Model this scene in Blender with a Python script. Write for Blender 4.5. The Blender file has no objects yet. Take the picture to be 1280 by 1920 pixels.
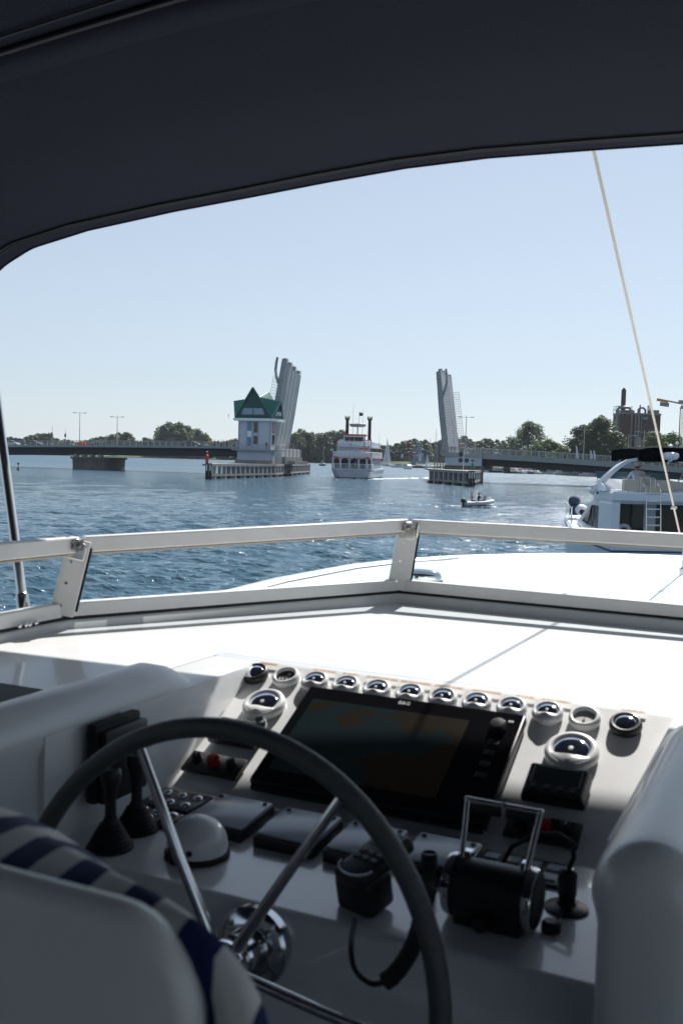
import bpy, bmesh, math, random
from math import sin, cos, pi, radians, atan, atan2, sqrt, exp
from mathutils import Vector, Matrix, Euler, noise
random.seed(7)
S = bpy.context.scene
# ------------------------------------------------------------------ camera
FPX = 1867.0                      # focal length in pixels of the 1280x1920 photograph (35 mm, portrait)
YAW, PITCH, ROLL = radians(25), atan(102/FPX), radians(1.6)
EYE = Vector((0, 0, 4.6))
hd = Vector((-sin(YAW), cos(YAW), 0)); rg0 = Vector((cos(YAW), sin(YAW), 0))
fw = hd*cos(PITCH) + Vector((0, 0, -sin(PITCH))); up0 = rg0.cross(fw)
up = up0*cos(ROLL) - rg0*sin(ROLL); rt = rg0*cos(ROLL) + up0*sin(ROLL)
cd = bpy.data.cameras.new('camera'); cam = bpy.data.objects.new('camera', cd)
S.collection.objects.link(cam); S.camera = cam
cd.sensor_fit = 'VERTICAL'; cd.sensor_height = 36; cd.lens = 35
cd.clip_start = 0.05; cd.clip_end = 9000
M3 = Matrix((rt, up, -fw)).transposed()
cam.matrix_world = Matrix.Translation(EYE) @ M3.to_4x4()
cd.dof.use_dof = True; cd.dof.focus_distance = 22.0; cd.dof.aperture_fstop = 9.0
S.render.resolution_x = 682; S.render.resolution_y = 1024
# ------------------------------------------------------------------ world, sun, exposure
SUN_EL = 47
w = bpy.data.worlds.new("World"); S.world = w; w.use_nodes = True
nt = w.node_tree; bg = nt.nodes['Background']
sky = nt.nodes.new('ShaderNodeTexSky'); sky.sky_type = 'NISHITA'; sky.sun_disc = False
sky.sun_elevation = radians(SUN_EL); sky.sun_rotation = 0.0
sky.air_density = 1.0; sky.dust_density = 0.35; sky.ozone_density = 1.6; sky.altitude = 0
gm = nt.nodes.new('ShaderNodeGamma'); gm.inputs[1].default_value = .60; hs = nt.nodes.new('ShaderNodeHueSaturation'); hs.inputs['Saturation'].default_value = .54
tn = nt.nodes.new('ShaderNodeMix'); tn.data_type = 'RGBA'; tn.blend_type = 'MULTIPLY'; tn.inputs[0].default_value = 1; tn.inputs[7].default_value = (1.56, 1.74, 1.94, 1)
nt.links.new(sky.outputs[0], gm.inputs[0]); nt.links.new(gm.outputs[0], hs.inputs['Color']); nt.links.new(hs.outputs[0], tn.inputs[6]); nt.links.new(tn.outputs[2], bg.inputs[0]); bg.inputs[1].default_value = 0.082
sl = bpy.data.lights.new('sun', 'SUN'); sun = bpy.data.objects.new('sun', sl); S.collection.objects.link(sun)
sl.energy = 4.6; sl.angle = radians(0.53); sl.color = (1.0, 0.975, 0.94)
sun.rotation_euler = (-radians(90-SUN_EL), 0, 0); sun.location = (0, 30, 60)
S.view_settings.view_transform = 'Standard'; S.view_settings.look = 'None'
S.view_settings.exposure = 0.62; S.view_settings.gamma = 1.0
try: S.cycles.max_bounces = 10; S.cycles.transparent_max_bounces = 16
except Exception: pass
# ------------------------------------------------------------------ helpers
def ray(px, py): return fw*FPX + rt*(px-640) - up*(py-960)
def onpl(px, py, p, n):
    d = ray(px, py); p = Vector(p)-EYE; n = Vector(n); return EYE + d*(p.dot(n)/d.dot(n))
def onz(px, py, z): return onpl(px, py, (0, 0, z), (0, 0, 1))
def onw(px, py, wz): return onz(px, py, EYE.z+wz)          # wz measured from the eye height
def ony(px, py, y): return onpl(px, py, (0, y, 0), (0, 1, 0))
def onx(px, py, x): return onpl(px, py, (x, 0, 0), (1, 0, 0))
def G(px, py, D): d = ray(px, py); return EYE + d*(D/d.dot(hd))
def LD(lat, dep, z=0.0): v = rg0*lat + hd*dep; return Vector((v.x, v.y, z))
def B(x, y, wz): return Vector((x, y, EYE.z+wz))
COL = S.collection
def tag(o, label=None, cat=None, group=None, kind=None):
    if label: o['label'] = label
    if cat: o['category'] = cat
    if group: o['group'] = group
    if kind: o['kind'] = kind
    return o
def thing(name, label, cat, loc=(0, 0, 0), rot=(0, 0, 0), group=None):
    o = bpy.data.objects.new(name, None); COL.objects.link(o); o.empty_display_size = 0.1
    o.location = loc; o.rotation_euler = rot
    return tag(o, label, cat, group)
def lm(o): return Matrix.Translation(o.location) @ o.rotation_euler.to_matrix().to_4x4()
class MB:
    """collects shapes, then links them as ONE mesh object"""
    def __init__(s): s.b = bmesh.new(); s.mi = 0
    def _f(s, vs):
        try:
            f = s.b.faces.new(vs); f.material_index = s.mi; return f
        except ValueError: return None
    def v(s, *p): return s.b.verts.new(p if len(p) == 3 else p[0])
    def face(s, pts): return s._f([s.b.verts.new(p) for p in pts])
    def box(s, c, d, rot=None, bev=0, seg=2):
        c = Vector(c); R = (rot if rot is not None else Matrix.Identity(3))
        t = bmesh.new(); bmesh.ops.create_cube(t, size=1)
        for v in t.verts: v.co = Vector((v.co.x*d[0], v.co.y*d[1], v.co.z*d[2]))
        if bev: bmesh.ops.bevel(t, geom=t.edges[:], offset=bev, segments=seg, affect='EDGES', profile=.5)
        m = {}
        for v in t.verts: m[v] = s.b.verts.new(R @ v.co + c)
        for f in t.faces: s._f([m[v] for v in f.verts])
        t.free(); return s
    def prism(s, poly, z0, z1, M=None):
        M = M or Matrix.Identity(4)
        a = [s.b.verts.new(M @ Vector((x, y, z0))) for x, y in poly]; b = [s.b.verts.new(M @ Vector((x, y, z1))) for x, y in poly]
        n = len(poly)
        for i in range(n): s._f([a[i], a[(i+1) % n], b[(i+1) % n], b[i]])
        s._f(a[::-1]); s._f(b); return s
    def loft(s, rings, closed=True, cap=True):
        R = [[s.b.verts.new(p) for p in r] for r in rings]; n = len(R[0])
        for i in range(len(R)-1):
            for j in range(n if closed else n-1):
                k = (j+1) % n; s._f([R[i][j], R[i][k], R[i+1][k], R[i+1][j]])
        if cap and closed: s._f(R[0][::-1]); s._f(R[-1])
        return s
    def lathe(s, prof, c=(0, 0, 0), ax=(0, 0, 1), seg=24, cap=True):
        ax = Vector(ax).normalized(); q = ax.to_track_quat('Z', 'Y').to_matrix(); c = Vector(c)
        s.loft([[c + q @ Vector((r*cos(2*pi*k/seg), r*sin(2*pi*k/seg), h)) for k in range(seg)] for r, h in prof], True, cap); return s
    def cyl(s, p0, p1, r0, r1=None, seg=12, cap=True):
        p0 = Vector(p0); p1 = Vector(p1); r1 = r0 if r1 is None else r1; d = p1-p0
        return s.lathe([(r0, 0), (r1, d.length)], p0, d, seg, cap)
    def tube(s, pts, r, seg=8, closed=False):
        pts = [Vector(p) for p in pts]; n = len(pts); rings = []; prev = None
        for i, p in enumerate(pts):
            if closed: t = pts[(i+1) % n]-pts[i-1]
            else: t = pts[min(i+1, n-1)]-pts[max(i-1, 0)]
            t.normalize()
            if prev is None: a = t.orthogonal().normalized()
            else: a = (prev - t*prev.dot(t)).normalized()
            prev = a; b = t.cross(a); rr = r[i] if isinstance(r, (list, tuple)) else r
            rings.append([p+(a*cos(2*pi*k/seg)+b*sin(2*pi*k/seg))*rr for k in range(seg)])
        if closed:
            rings.append(rings[0]); s.loft(rings, True, False); bmesh.ops.remove_doubles(s.b, verts=s.b.verts[:], dist=1e-6)
        else: s.loft(rings)
        return s
    def sph(s, c, r, u=12, v=8, sc=(1, 1, 1), z0=-1.0):
        c = Vector(c); prof = []
        for i in range(v+1):
            a = -pi/2 + pi*i/v
            if sin(a) >= z0-1e-6: prof.append((max(cos(a)*r, 1e-4*r), sin(a)*r))
        return s.loft([[c+Vector((q*cos(2*pi*k/u)*sc[0], q*sin(2*pi*k/u)*sc[1], h*sc[2])) for k in range(u)] for q, h in prof])
    def build(s, name, mats, parent=None, smooth=False, label=None, cat=None, group=None, kind=None, local=False, bevel=0, angle=40, sub=0):
        me = bpy.data.meshes.new(name)
        bmesh.ops.recalc_face_normals(s.b, faces=s.b.faces[:])
        off = Vector((0, 0, 0))
        if parent is None and not local and len(s.b.verts):
            xs = [v.co for v in s.b.verts]
            off = Vector(((min(c.x for c in xs)+max(c.x for c in xs))/2, (min(c.y for c in xs)+max(c.y for c in xs))/2, min(c.z for c in xs)))
            bmesh.ops.translate(s.b, verts=s.b.verts[:], vec=-off)
        if parent is not None and not local:
            Mi = chain(parent).inverted(); bmesh.ops.transform(s.b, matrix=Mi, verts=s.b.verts[:])
        s.b.to_mesh(me); s.b.free()
        for m in (mats if isinstance(mats, (list, tuple)) else [mats]): me.materials.append(m)
        if smooth:
            me.polygons.foreach_set('use_smooth', [True]*len(me.polygons))
            try: me.set_sharp_from_angle(angle=radians(angle))
            except Exception: pass
        o = bpy.data.objects.new(name, me); COL.objects.link(o); o.location = off
        if parent is not None: o.parent = parent; o.location = (0, 0, 0)
        if bevel:
            bm_ = o.modifiers.new('b', 'BEVEL'); bm_.width = bevel; bm_.segments = 3; bm_.limit_method = 'ANGLE'; bm_.angle_limit = radians(35); bm_.harden_normals = False
        if sub:
            sm = o.modifiers.new('s', 'SUBSURF'); sm.levels = sub; sm.render_levels = sub
        return tag(o, label, cat, group, kind)
def chain(o):
    m = lm(o)
    while o.parent is not None: o = o.parent; m = lm(o) @ m
    return m
def kids(o): return [c for c in list(bpy.data.objects) if c.parent == o]
TREE = {}
def dup(o, loc=None, rot=None, label=None, sc=None, _p=None):
    c = o.copy(); COL.objects.link(c)
    if _p is not None: c.parent = _p
    if loc is not None: c.location = loc
    if rot is not None: c.rotation_euler = rot
    if sc is not None: c.scale = sc
    if label: c['label'] = label
    if o.name not in TREE: TREE[o.name] = kids(o)
    for k in TREE[o.name]: dup(k, _p=c)
    return c
# ------------------------------------------------------------------ materials
def mat(name, col, rough=.5, metal=0., var=0., vscale=8., bump=0., bscale=60., coat=0., alpha=None, spec=None, emis=None):
    m = bpy.data.materials.new(name); m.use_nodes = True; n = m.node_tree.nodes; l = m.node_tree.links
    b = n['Principled BSDF']; b.inputs['Base Color'].default_value = (*col, 1); b.inputs['Roughness'].default_value = rough
    b.inputs['Metallic'].default_value = metal
    if coat: b.inputs['Coat Weight'].default_value = coat; b.inputs['Coat Roughness'].default_value = .08
    if spec is not None: b.inputs['Specular IOR Level'].default_value = spec
    tc = n.new('ShaderNodeTexCoord')
    if var:
        t = n.new('ShaderNodeTexNoise'); t.inputs['Scale'].default_value = vscale; t.inputs['Detail'].default_value = 6; t.inputs['Roughness'].default_value = .65
        r = n.new('ShaderNodeMapRange'); r.inputs[1].default_value = .3; r.inputs[2].default_value = .7; r.inputs[3].default_value = 1-var; r.inputs[4].default_value = 1+var*.6
        x = n.new('ShaderNodeVectorMath'); x.operation = 'SCALE'; x.inputs[0].default_value = col
        l.new(tc.outputs['Object'], t.inputs['Vector']); l.new(t.outputs[0], r.inputs[0]); l.new(r.outputs[0], x.inputs['Scale']); l.new(x.outputs[0], b.inputs['Base Color'])
        r2 = n.new('ShaderNodeMapRange'); r2.inputs[3].default_value = max(rough*.8, 0); r2.inputs[4].default_value = min(rough*1.25, 1)
        l.new(t.outputs[0], r2.inputs[0]); l.new(r2.outputs[0], b.inputs['Roughness'])
    if bump:
        t = n.new('ShaderNodeTexNoise'); t.inputs['Scale'].default_value = bscale; t.inputs['Detail'].default_value = 5
        p = n.new('ShaderNodeBump'); p.inputs['Strength'].default_value = bump; p.inputs['Distance'].default_value = .01
        l.new(tc.outputs['Object'], t.inputs['Vector']); l.new(t.outputs[0], p.inputs['Height']); l.new(p.outputs[0], b.inputs['Normal'])
    if emis: b.inputs['Emission Color'].default_value = (*emis[0], 1); b.inputs['Emission Strength'].default_value = emis[1]
    return m
def glassmat(name, tint=(.93, .96, .97), amount=.88):
    m = bpy.data.materials.new(name); m.use_nodes = True; n = m.node_tree.nodes; l = m.node_tree.links
    n.remove(n['Principled BSDF']); o = n['Material Output']
    tr = n.new('ShaderNodeBsdfTransparent'); tr.inputs[0].default_value = (*tint, 1)
    gl = n.new('ShaderNodeBsdfGlossy'); gl.inputs['Roughness'].default_value = .02; gl.inputs[0].default_value = (.9, .9, .9, 1)
    lw = n.new('ShaderNodeLayerWeight'); lw.inputs[0].default_value = .5; pw = n.new('ShaderNodeMath'); pw.operation = 'POWER'; pw.inputs[1].default_value = 5
    fr = n.new('ShaderNodeMath'); fr.operation = 'MULTIPLY_ADD'; fr.inputs[1].default_value = .93; fr.inputs[2].default_value = .010; l.new(lw.outputs['Facing'], pw.inputs[0]); l.new(pw.outputs[0], fr.inputs[0])
    mx = n.new('ShaderNodeMixShader'); l.new(fr.outputs[0], mx.inputs[0]); l.new(tr.outputs[0], mx.inputs[1]); l.new(gl.outputs[0], mx.inputs[2]); l.new(mx.outputs[0], o.inputs[0])
    return m
GEL = mat('gelcoat', (.77, .77, .765), .32, var=.03, vscale=3, coat=.35)
GELC = mat('gelcoat_gloss', (.75, .755, .75), .3, var=.04, vscale=3, coat=1.0, bump=.06, bscale=14)
GEL2 = mat('gelcoat_satin', (.78, .78, .76), .42, var=.03, vscale=5, coat=.15)
ALU = mat('white_frame_paint', (.73, .725, .71), .42, var=.06, vscale=12)
STEEL = mat('stainless', (.62, .61, .60), .13, 1.0, var=.05, vscale=20)
CHROME = mat('chrome', (.75, .76, .78), .06, 1.0)
BLACK = mat('black_plastic', (.012, .012, .014), .42, var=.2, vscale=30)
RUBBER = mat('black_rubber', (.008, .008, .009), .7, var=.2, vscale=40)
WHITE = mat('white_paint', (.76, .77, .78), .45, var=.06, vscale=2)
WIN = mat('dark_window', (.012, .016, .02), .08)
GLASS = glassmat('clear_glass')
# ================================================================== OWN YACHT (camera stands on its flybridge)
def rowx(prof, x0, x1, nx=2):
    m = MB(); m.loft([[B(x0+(x1-x0)*i/(nx-1), y, z) for y, z in prof] for i in range(nx)], closed=False, cap=False); return m
def fillet(pts, r, n=5):
    out = [Vector(pts[0])]
    for i in range(1, len(pts)-1):
        a, b, c = Vector(pts[i-1]), Vector(pts[i]), Vector(pts[i+1]); ri = r[i] if isinstance(r, (list, tuple)) else r
        u = (a-b).normalized(); v = (c-b).normalized(); ang = u.angle(v)
        if ri <= 0 or ang > pi-.03: out.append(b); continue
        d = min(ri/math.tan(ang/2), (a-b).length*.48, (c-b).length*.48)
        for k in range(n+1):
            t = k/n; out.append((b+u*d)*(1-t)**2 + b*2*t*(1-t) + (b+v*d)*t*t)
    out.append(Vector(pts[-1])); return out
# windscreen foot line (w=-0.40) and head line (w=-0.205), port aft -> port corner -> front corner -> starboard
FOOT = [(-1.65, .35), (-1.649, 1.92), (-1.149, 2.898), (1.05, 2.80)]
HEAD = [(-1.74, .35, -.236), (-1.622, 1.952, -.232), (-1.119, 2.900, -.205), (1.05, 2.97, -.205)]
yacht = thing('motor_yacht', 'white yacht we stand on, its flybridge brow and foredeck roof filling the lower picture', 'yacht', B(-.35, 1, -4.6))
# brow: sheet between dash top edge, port side and windscreen foot
def brow_z(x, y): return -.437 - .012*max(0, (y-1.85))
m = MB()
def foot_y(x):
    for (xa, ya), (xb, yb) in zip(FOOT[1:], FOOT[2:]):
        if xa <= x <= xb: return ya+(yb-ya)*(x-xa)/(xb-xa)
    return 1.92
grid = []
for x in [-1.64, -1.55, -1.45, -1.35, -1.25, -1.155, -1.149, -1.03, -.8, -.62, -.4, -.195, -.055, 0, .4, .8, 1.04]:
    y0 = 1.864 if -1.154 < x < -.05 else 1.40
    y1 = foot_y(x)+.015; grid.append([B(x, y0+(y1-y0)*k/8, brow_z(x, y0+(y1-y0)*k/8)) for k in range(9)])
m.loft(grid, closed=False, cap=False)
m.face([B(-1.64, 1.40, -.437), B(-1.17, 1.40, -.437), B(-1.17, 1.40, -1.3), B(-1.64, 1.40, -1.3)])
m.face([B(-.07, 1.40, -.437), B(1.04, 1.40, -.437), B(1.04, 1.40, -1.3), B(-.07, 1.40, -1.3)])
m.build('brow', GEL, yacht, smooth=True)
# coaming under the windscreen: lofted lip following the foot line
def offs(poly, d):
    out = []
    for i, p in enumerate(poly):
        a = Vector(poly[max(i-1, 0)]); b = Vector(poly[min(i+1, len(poly)-1)]); p = Vector(p)
        ns = []
        if i > 0: t = (p-a).normalized(); ns.append(Vector((-t.y, t.x)))
        if i < len(poly)-1: t = (b-p).normalized(); ns.append(Vector((-t.y, t.x)))
        nn = sum(ns, Vector((0, 0))).normalized(); out.append(p + nn*(d/max(.4, nn.dot(ns[0]))))
    return out
lip = [(-.028, -.475), (-.024, -.424), (-.018, -.418), (.03, -.418), (.06, -.424), (.13, -.50), (.2, -.66)]
m = MB(); rows = []
for d, z in lip:
    q = offs(FOOT, d); rows.append([B(p.x, p.y, z) for p in q])
m.loft(rows, closed=False, cap=False); m.build('coaming', GEL2, yacht, smooth=True, angle=50)
m = MB(); q0 = offs(FOOT, -.014); q1 = offs(FOOT, .022)
for i in range(3):
    a, b, c, d = q0[i], q0[i+1], q1[i+1], q1[i]
    m.loft([[B(v.x, v.y, -.4175) for v in (a, b, c, d)], [B(v.x, v.y, -.411) for v in (a, b, c, d)]])
m.build('rubber_gasket', RUBBER, yacht)
# small fasteners on the port coaming
for k, (px, py) in enumerate(((37, 1174), (49, 1172), (56, 1171), (68, 1168))):
    p = onx(px, py, -1.622); m = MB(); m.lathe([(.006, -.001), (.006, .003), (.003, .005)], p, (1, 0, 0), 12); m.build('fastener', STEEL, yacht, smooth=True)
# foredeck (cabin roof) with raised rim
half = [(-.35, 6.97), (-.75, 6.91), (-1.15, 6.78), (-1.6, 6.47), (-2.0, 6.03), (-2.22, 5.6), (-2.33, 5.08), (-2.34, 4.26), (-2.27, 3.49), (-2.2, 2.6), (-2.15, 1.2), (-2.1, -1.5)]
hp = fillet([(x, y) for x, y in half], .35, 4)
port = [(p[0], p[1]) for p in hp]; star = [(-.7-x, y) for x, y in port[::-1]]
full = (star + port[1:])[::-1]
def ring(d, z): return [B(p.x, p.y, z(p.x, p.y)) for p in offs(full, d)]
m = MB()
zr = lambda x, y: -.615 + .03*(1-((x+.35)/2)**2) - .02*max(0, y-4)/3
def innr(x, y):
    if y > 3.02: return (min(max(x, -1.2), 1.0), 3.02)
    k = min(1, max(0, (y-1.95)/1.07)); return ((-1.74+.5*k) if x < -.35 else (1.25-.25*k), y)
rows = []
for f in (0, .25, .5, .75, .93, .965):
    r_ = []
    for p in full:
        q = innr(*p); X = q[0]+(p[0]-q[0])*f; Y = q[1]+(p[1]-q[1])*f; r_.append(B(X, Y, zr(p[0]*f-.35*(1-f), p[1])))
    rows.append(r_)
rows += [ring(-.075, lambda x, y: zr(x, y)+.006), ring(-.055, lambda x, y: zr(x, y)+.022), ring(-.01, lambda x, y: zr(x, y)+.022), ring(.015, lambda x, y: zr(x, y)), ring(.035, lambda x, y: -.75), ring(.16, lambda x, y: -1.5)]
m.loft(rows, closed=False, cap=False); m.build('foredeck_roof', GEL, yacht, smooth=True, angle=60)
# hull below (seen only from other positions)
m = MB()
hh = [(x*1.25-.0875*-1, y) for x, y in full]
def hr(s, z, yo=0): return [B(-.35+(x+.35)*s, y*(1.0)+max(0, y-3)*yo, z) for x, y in full]
m.loft([hr(1.22, -1.55, .55), hr(1.30, -1.45, .62), hr(1.28, -2.2, .55), hr(1.15, -3.6, .40), hr(1.05, -4.75, .3)], closed=False, cap=False)
m.build('hull', GEL, yacht, smooth=True, angle=50)
m = MB(); m.prism([(-2.9, -3.5), (2.2, -3.5), (2.2, 4.6), (-2.9, 4.6)], EYE.z-1.6, EYE.z-1.5); m.build('side_deck', GEL2, yacht)
m = MB(); m.prism([(-2.1, -3.2), (1.5, -3.2), (1.5, 1.38), (-2.1, 1.38)], EYE.z-1.36, EYE.z-1.30); m.build('flybridge_floor', mat('deck_nonskid', (.20, .21, .22), .7, var=.1, vscale=30, bump=.4, bscale=300), yacht)
for sx, x in (('p', -2.12), ('s', 1.5)):
    m = MB(); m.box(B(x, -1.0, -.86), (.08, 4.8, .88), bev=.03); m.build('side_coaming', GEL2, yacht, smooth=True)
# ------------------------------------------------------------------ helm console
con = thing('helm_console', 'white moulded helm console with sloping instrument panel between two rounded cheeks', 'console', B(-.62, 1.4, -1.3))
n27 = radians(27)
prof = fillet([(1.866, -.4374), (1.836, -.4372), (1.50, -.6105), (1.162, -.612), (1.125, -.665), (1.10, -1.30)], [0, .05, .03, .02, .05, 0], 6)
m = rowx([(p[0], p[1]) for p in prof], -1.155, -.055, 2); m.build('dash_moulding', GELC, con, smooth=True, angle=60)
def cheek(x, y0, y1, wz, wd, name='cheek'):
    # rounded ridge with a blunt rounded aft end, a solid down to the floor
    m = MB(); R = wd/2; L = y0-y1; st = []
    for k in range(9): st.append((y0-(y0-.36*L-y1)*k/8*1.0, 1.0, -.075*(1-min(1, k/3))**1.5))
    ye = st[-1][0]; n0 = y1+R*.75
    st.append((n0+.02, 1.0, 0))
    for k in range(1, 11):
        a = radians(90*k/10); st.append((n0-R*.75*sin(a), max(.04, cos(a)**.62), -.05*(1-cos(a))**1.4))
    rings = []
    for y, hw, dz in st:
        q9 = .83 if hw > .99 else 1-.17*hw**6; 
        sec = [B(x-R*hw*q9, y, -1.3), B(x-R*hw*q9, y, wz+dz-R*hw-R*(1-hw)*.35-.030), B(x-R*hw*.98, y, wz+dz-R*hw-R*(1-hw)*.35-.010)]
        for k in range(17):
            a = pi*k/16; sec.append(B(x-cos(a)*R*hw, y, wz+dz-R*hw*(1-sin(a)) - R*(1-hw)*.35))
        sec += [B(x+R*hw*.98, y, wz+dz-R*hw-R*(1-hw)*.35-.010), B(x+R*hw*q9, y, wz+dz-R*hw-R*(1-hw)*.35-.030), B(x+R*hw*q9, y, -1.3)]; rings.append(sec)
    m.loft(rings, closed=False, cap=False); m.face(rings[-1]); return m.build(name, GEL, con, smooth=True, angle=48)
cheek(-1.090, 1.66, .99, -.388, .110)
cheek(-.125, 1.76, 1.015, -.385, .125)
for x0, x1 in ((-1.168, -1.03), (-.195, -.055)):
    m = MB(); m.box(B((x0+x1)/2, 1.50, -.8689), (x1-x0-.006, .66, .862), bev=.0012); m.build('cheek_core', GEL, con, smooth=True)
# ------------------------------------------------------------------ windscreen
ws = thing('windscreen', 'low white-framed flybridge windscreen with clear panes and star knobs', 'windscreen', B(-1.149, 2.898, -.41))
def bar(m, p0, p1, wd, hg, upv=(0, 0, 1), bev=.004):
    p0 = Vector(p0); p1 = Vector(p1); d = p1-p0; x = d.normalized(); u = Vector(upv); y = u.cross(x).normalized(); z = x.cross(y)
    m.box((p0+p1)/2, (d.length, wd, hg), Matrix((x, y, z)).transposed(), bev)
foot = [B(x, y, -.393) for x, y in FOOT]; head = [B(*p) for p in HEAD]
for i in range(3):
    e = (foot[i+1]-foot[i]).normalized()*.012
    m = MB(); bar(m, foot[i]+e, foot[i+1]-e, .030, .036); m.build('bottom_rail', ALU, ws)
    m = MB(); bar(m, head[i]+e, head[i+1]-e, .030, .040); m.build('top_rail', ALU, ws)
    m = MB(); bar(m, head[i]+e-Vector((0, 0, .0245)), head[i+1]-e-Vector((0, 0, .0245)), .020, .004, bev=0); m.build('glazing_bead', mat('glazing_bead', (.55, .45, .34), .5) if i == 0 else bpy.data.materials['glazing_bead'], ws)
    a = foot[i]+Vector((0, 0, .016)); b = foot[i+1]+Vector((0, 0, .016)); c = head[i+1]-Vector((0, 0, .02)); d = head[i]-Vector((0, 0, .02))
    nrm = (b-a).cross(d-a).normalized()*.003
    m = MB(); m.loft([[a, b, c, d], [a+nrm, b+nrm, c+nrm, d+nrm]]); m.build('pane', GLASS, ws)
def post(i, wd):
    p0 = foot[i]-Vector((0, 0, .012)); p1 = head[i]+Vector((0, 0, .012)); ax = (p1-p0).normalized()
    cdir = (EYE-p0); cdir.z = 0; cdir.normalize(); side = ax.cross(cdir).normalized(); nn = side.cross(ax)
    if nn.dot(cdir) < 0: nn = -nn
    m = MB(); R = Matrix((side, ax, side.cross(ax))).transposed()
    m.box((p0+p1)/2+nn*.008, (wd, (p1-p0).length, .034), R, .003); po = m.build('post', ALU, ws)
    m = MB(); m.box((p0+p1)/2+nn*.006+side*(wd/2+.0035), (.006, (p1-p0).length*.84, .026), R); m.build('seal', RUBBER, po)
    for t in (.12, .42, .70):
        q = p0.lerp(p1, t)+nn*.0255 - side*wd*.12; m = MB(); m.lathe([(.0035, 0), (.0035, .0015)], q, nn, 10); m.build('screw', STEEL, po)
    q = p0.lerp(p1, .90)+nn*.026
    m = MB(); m.box(q+ax*-.012, (wd*.72, .036, .006), R, .002); m.build('bracket', STEEL, ws)
    kn = MB(); pts = []
    for k in range(42):
        a = 2*pi*k/42; r = .0165+.0028*cos(7*a); pts.append((r*cos(a), r*sin(a)))
    qm = nn.to_track_quat('Z', 'Y').to_matrix()
    kn.loft([[q+ax*.006+qm @ Vector((x*s, y*s, h)) for x, y in pts] for s, h in ((.92, .008), (1, .011), (1, .019), (.85, .023))])
    kn.lathe([(.006, .022), (.006, .027), (.003, .028)], q+ax*.006, nn, 12); kn.lathe([(.007, -.002), (.007, .009)], q+ax*.006, nn, 12)
    kn.build('star_knob', mat('knob_metal', (.30, .29, .28), .3, .8) if 'knob_metal' not in bpy.data.materials else bpy.data.materials['knob_metal'], ws, smooth=True)
    hm = MB(); hm.cyl(q+side*.028*(1 if i == 2 else -1)-ax*.02, q+side*.028*(1 if i == 2 else -1)+ax*.022, .006); hm.build('hinge_pin', STEEL, ws, smooth=True)
post(1, .058); post(2, .066)
# ------------------------------------------------------------------ canopy, pole, strap
CK = 1.09
cv = mat('navy_canvas', (.030, .033, .050), .95, var=.14, vscale=5, bump=.9, bscale=260, spec=.12)
cn = cv.node_tree.nodes; cl = cv.node_tree.links
tl = cn.new('ShaderNodeBsdfTranslucent'); tl.inputs[0].default_value = (.022, .025, .042, 1); ms = cn.new('ShaderNodeMixShader'); ms.inputs[0].default_value = .30
cl.new(cn['Principled BSDF'].outputs[0], ms.inputs[1]); cl.new(tl.outputs[0], ms.inputs[2]); cl.new(ms.outputs[0], cn['Material Output'].inputs[0])
arch = [(-2.80, .30), (-2.76, .46), (-2.71, .57), (-2.64, .645), (-2.50, .703), (-2.25, .748), (-1.9, .785), (-1.6, .806), (-1.35, .828), (-1.1, .846), (-.85, .850), (-.56, .842), (-.33, .834), (0, .82), (.4, .79), (.8, .745), (1.0, .70), (1.12, .60), (1.2, .40)]
arch = [(x*CK, z*CK) for x, z in arch]
arch = [(p[0], p[1]) for p in fillet(arch, .3, 3)]
def sag(y):   # cloth sags between the bows
    return -.018*sin(pi*min(1, max(0, (y-1.72)/(2.86-1.72))))**2 - .02*sin(pi*min(1, max(0, (y-.3)/1.4)))**2
ysn = [2.73*CK, 2.95, 2.88, 2.80, 2.65, 2.45, 2.25, 2.05, 1.85, 1.74, 1.6, 1.2, .8, .3, -.5, -1.2, -2.0, -2.6]
can = thing('canopy', 'dark navy fabric canopy stretched overhead with black piped seams', 'canopy', B(-.9, 0, .9))
def kx(x): return 1-.115*min(1, max(0, (-.7-x)/1.9))**1.0 - .05*min(1, max(0, (x-.2)/1))
def CP(x, y, z, d=0):
    k = kx(x); d += .0035*noise.noise(Vector((x*1.3, y*3.2, 0)))+.002*noise.noise(Vector((x*5, y*2.2, 3)))
    return B(x*k, y*k if y > 0 else y, z*k+sag(y)+d)
m = MB()
m.loft([[CP(x, y, z) for x, z in arch] for y in ysn], closed=False, cap=False)
o = m.build('fabric', cv, can, smooth=True, angle=80); so = o.modifiers.new('t', 'SOLIDIFY'); so.thickness = .004; so.offset = 1
PIP = mat('black_piping', (.006, .006, .008), .6)
def seam(y0, r, dz=-.006, wob=0, nm='piping'):
    m = MB(); m.tube([CP(x, y0+wob*sin(x*3), z, dz) for x, z in arch[4:-4]], r, 8); return m.build(nm, PIP, can, smooth=True)
seam(2.87, .0045); seam(2.875+.013, .003)
seam(1.72, .0065); seam(1.66, .003, wob=.006)
m = MB(); m.tube([CP(x, 2.73*CK, z, -.001) for x, z in arch], .004, 8); m.build('hem', cv, can, smooth=True)
m = MB()   # welt band, a second layer of cloth behind the seam
m.loft([[CP(x, y, z, -.003) for x, z in arch[4:-4]] for y in (1.735, 1.84)], closed=False, cap=False); o = m.build('welt_band', cv, can, smooth=True)
o.modifiers.new('t', 'SOLIDIFY').thickness = .002
pb = B(-1.709, 1.858, -.405); pt = B(-2.10*1.04, 2.079*1.04, .569*1.04)
pole = thing('canopy_pole', 'shiny stainless canopy pole leaning outboard at the left edge', 'pole', pb)
m = MB(); m.tube([pb, pb.lerp(pt, .5), pt], .0125, 14); m.build('tube', mat('polished_pole', (.78, .77, .75), .28, 1.0), pole, smooth=True)
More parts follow.
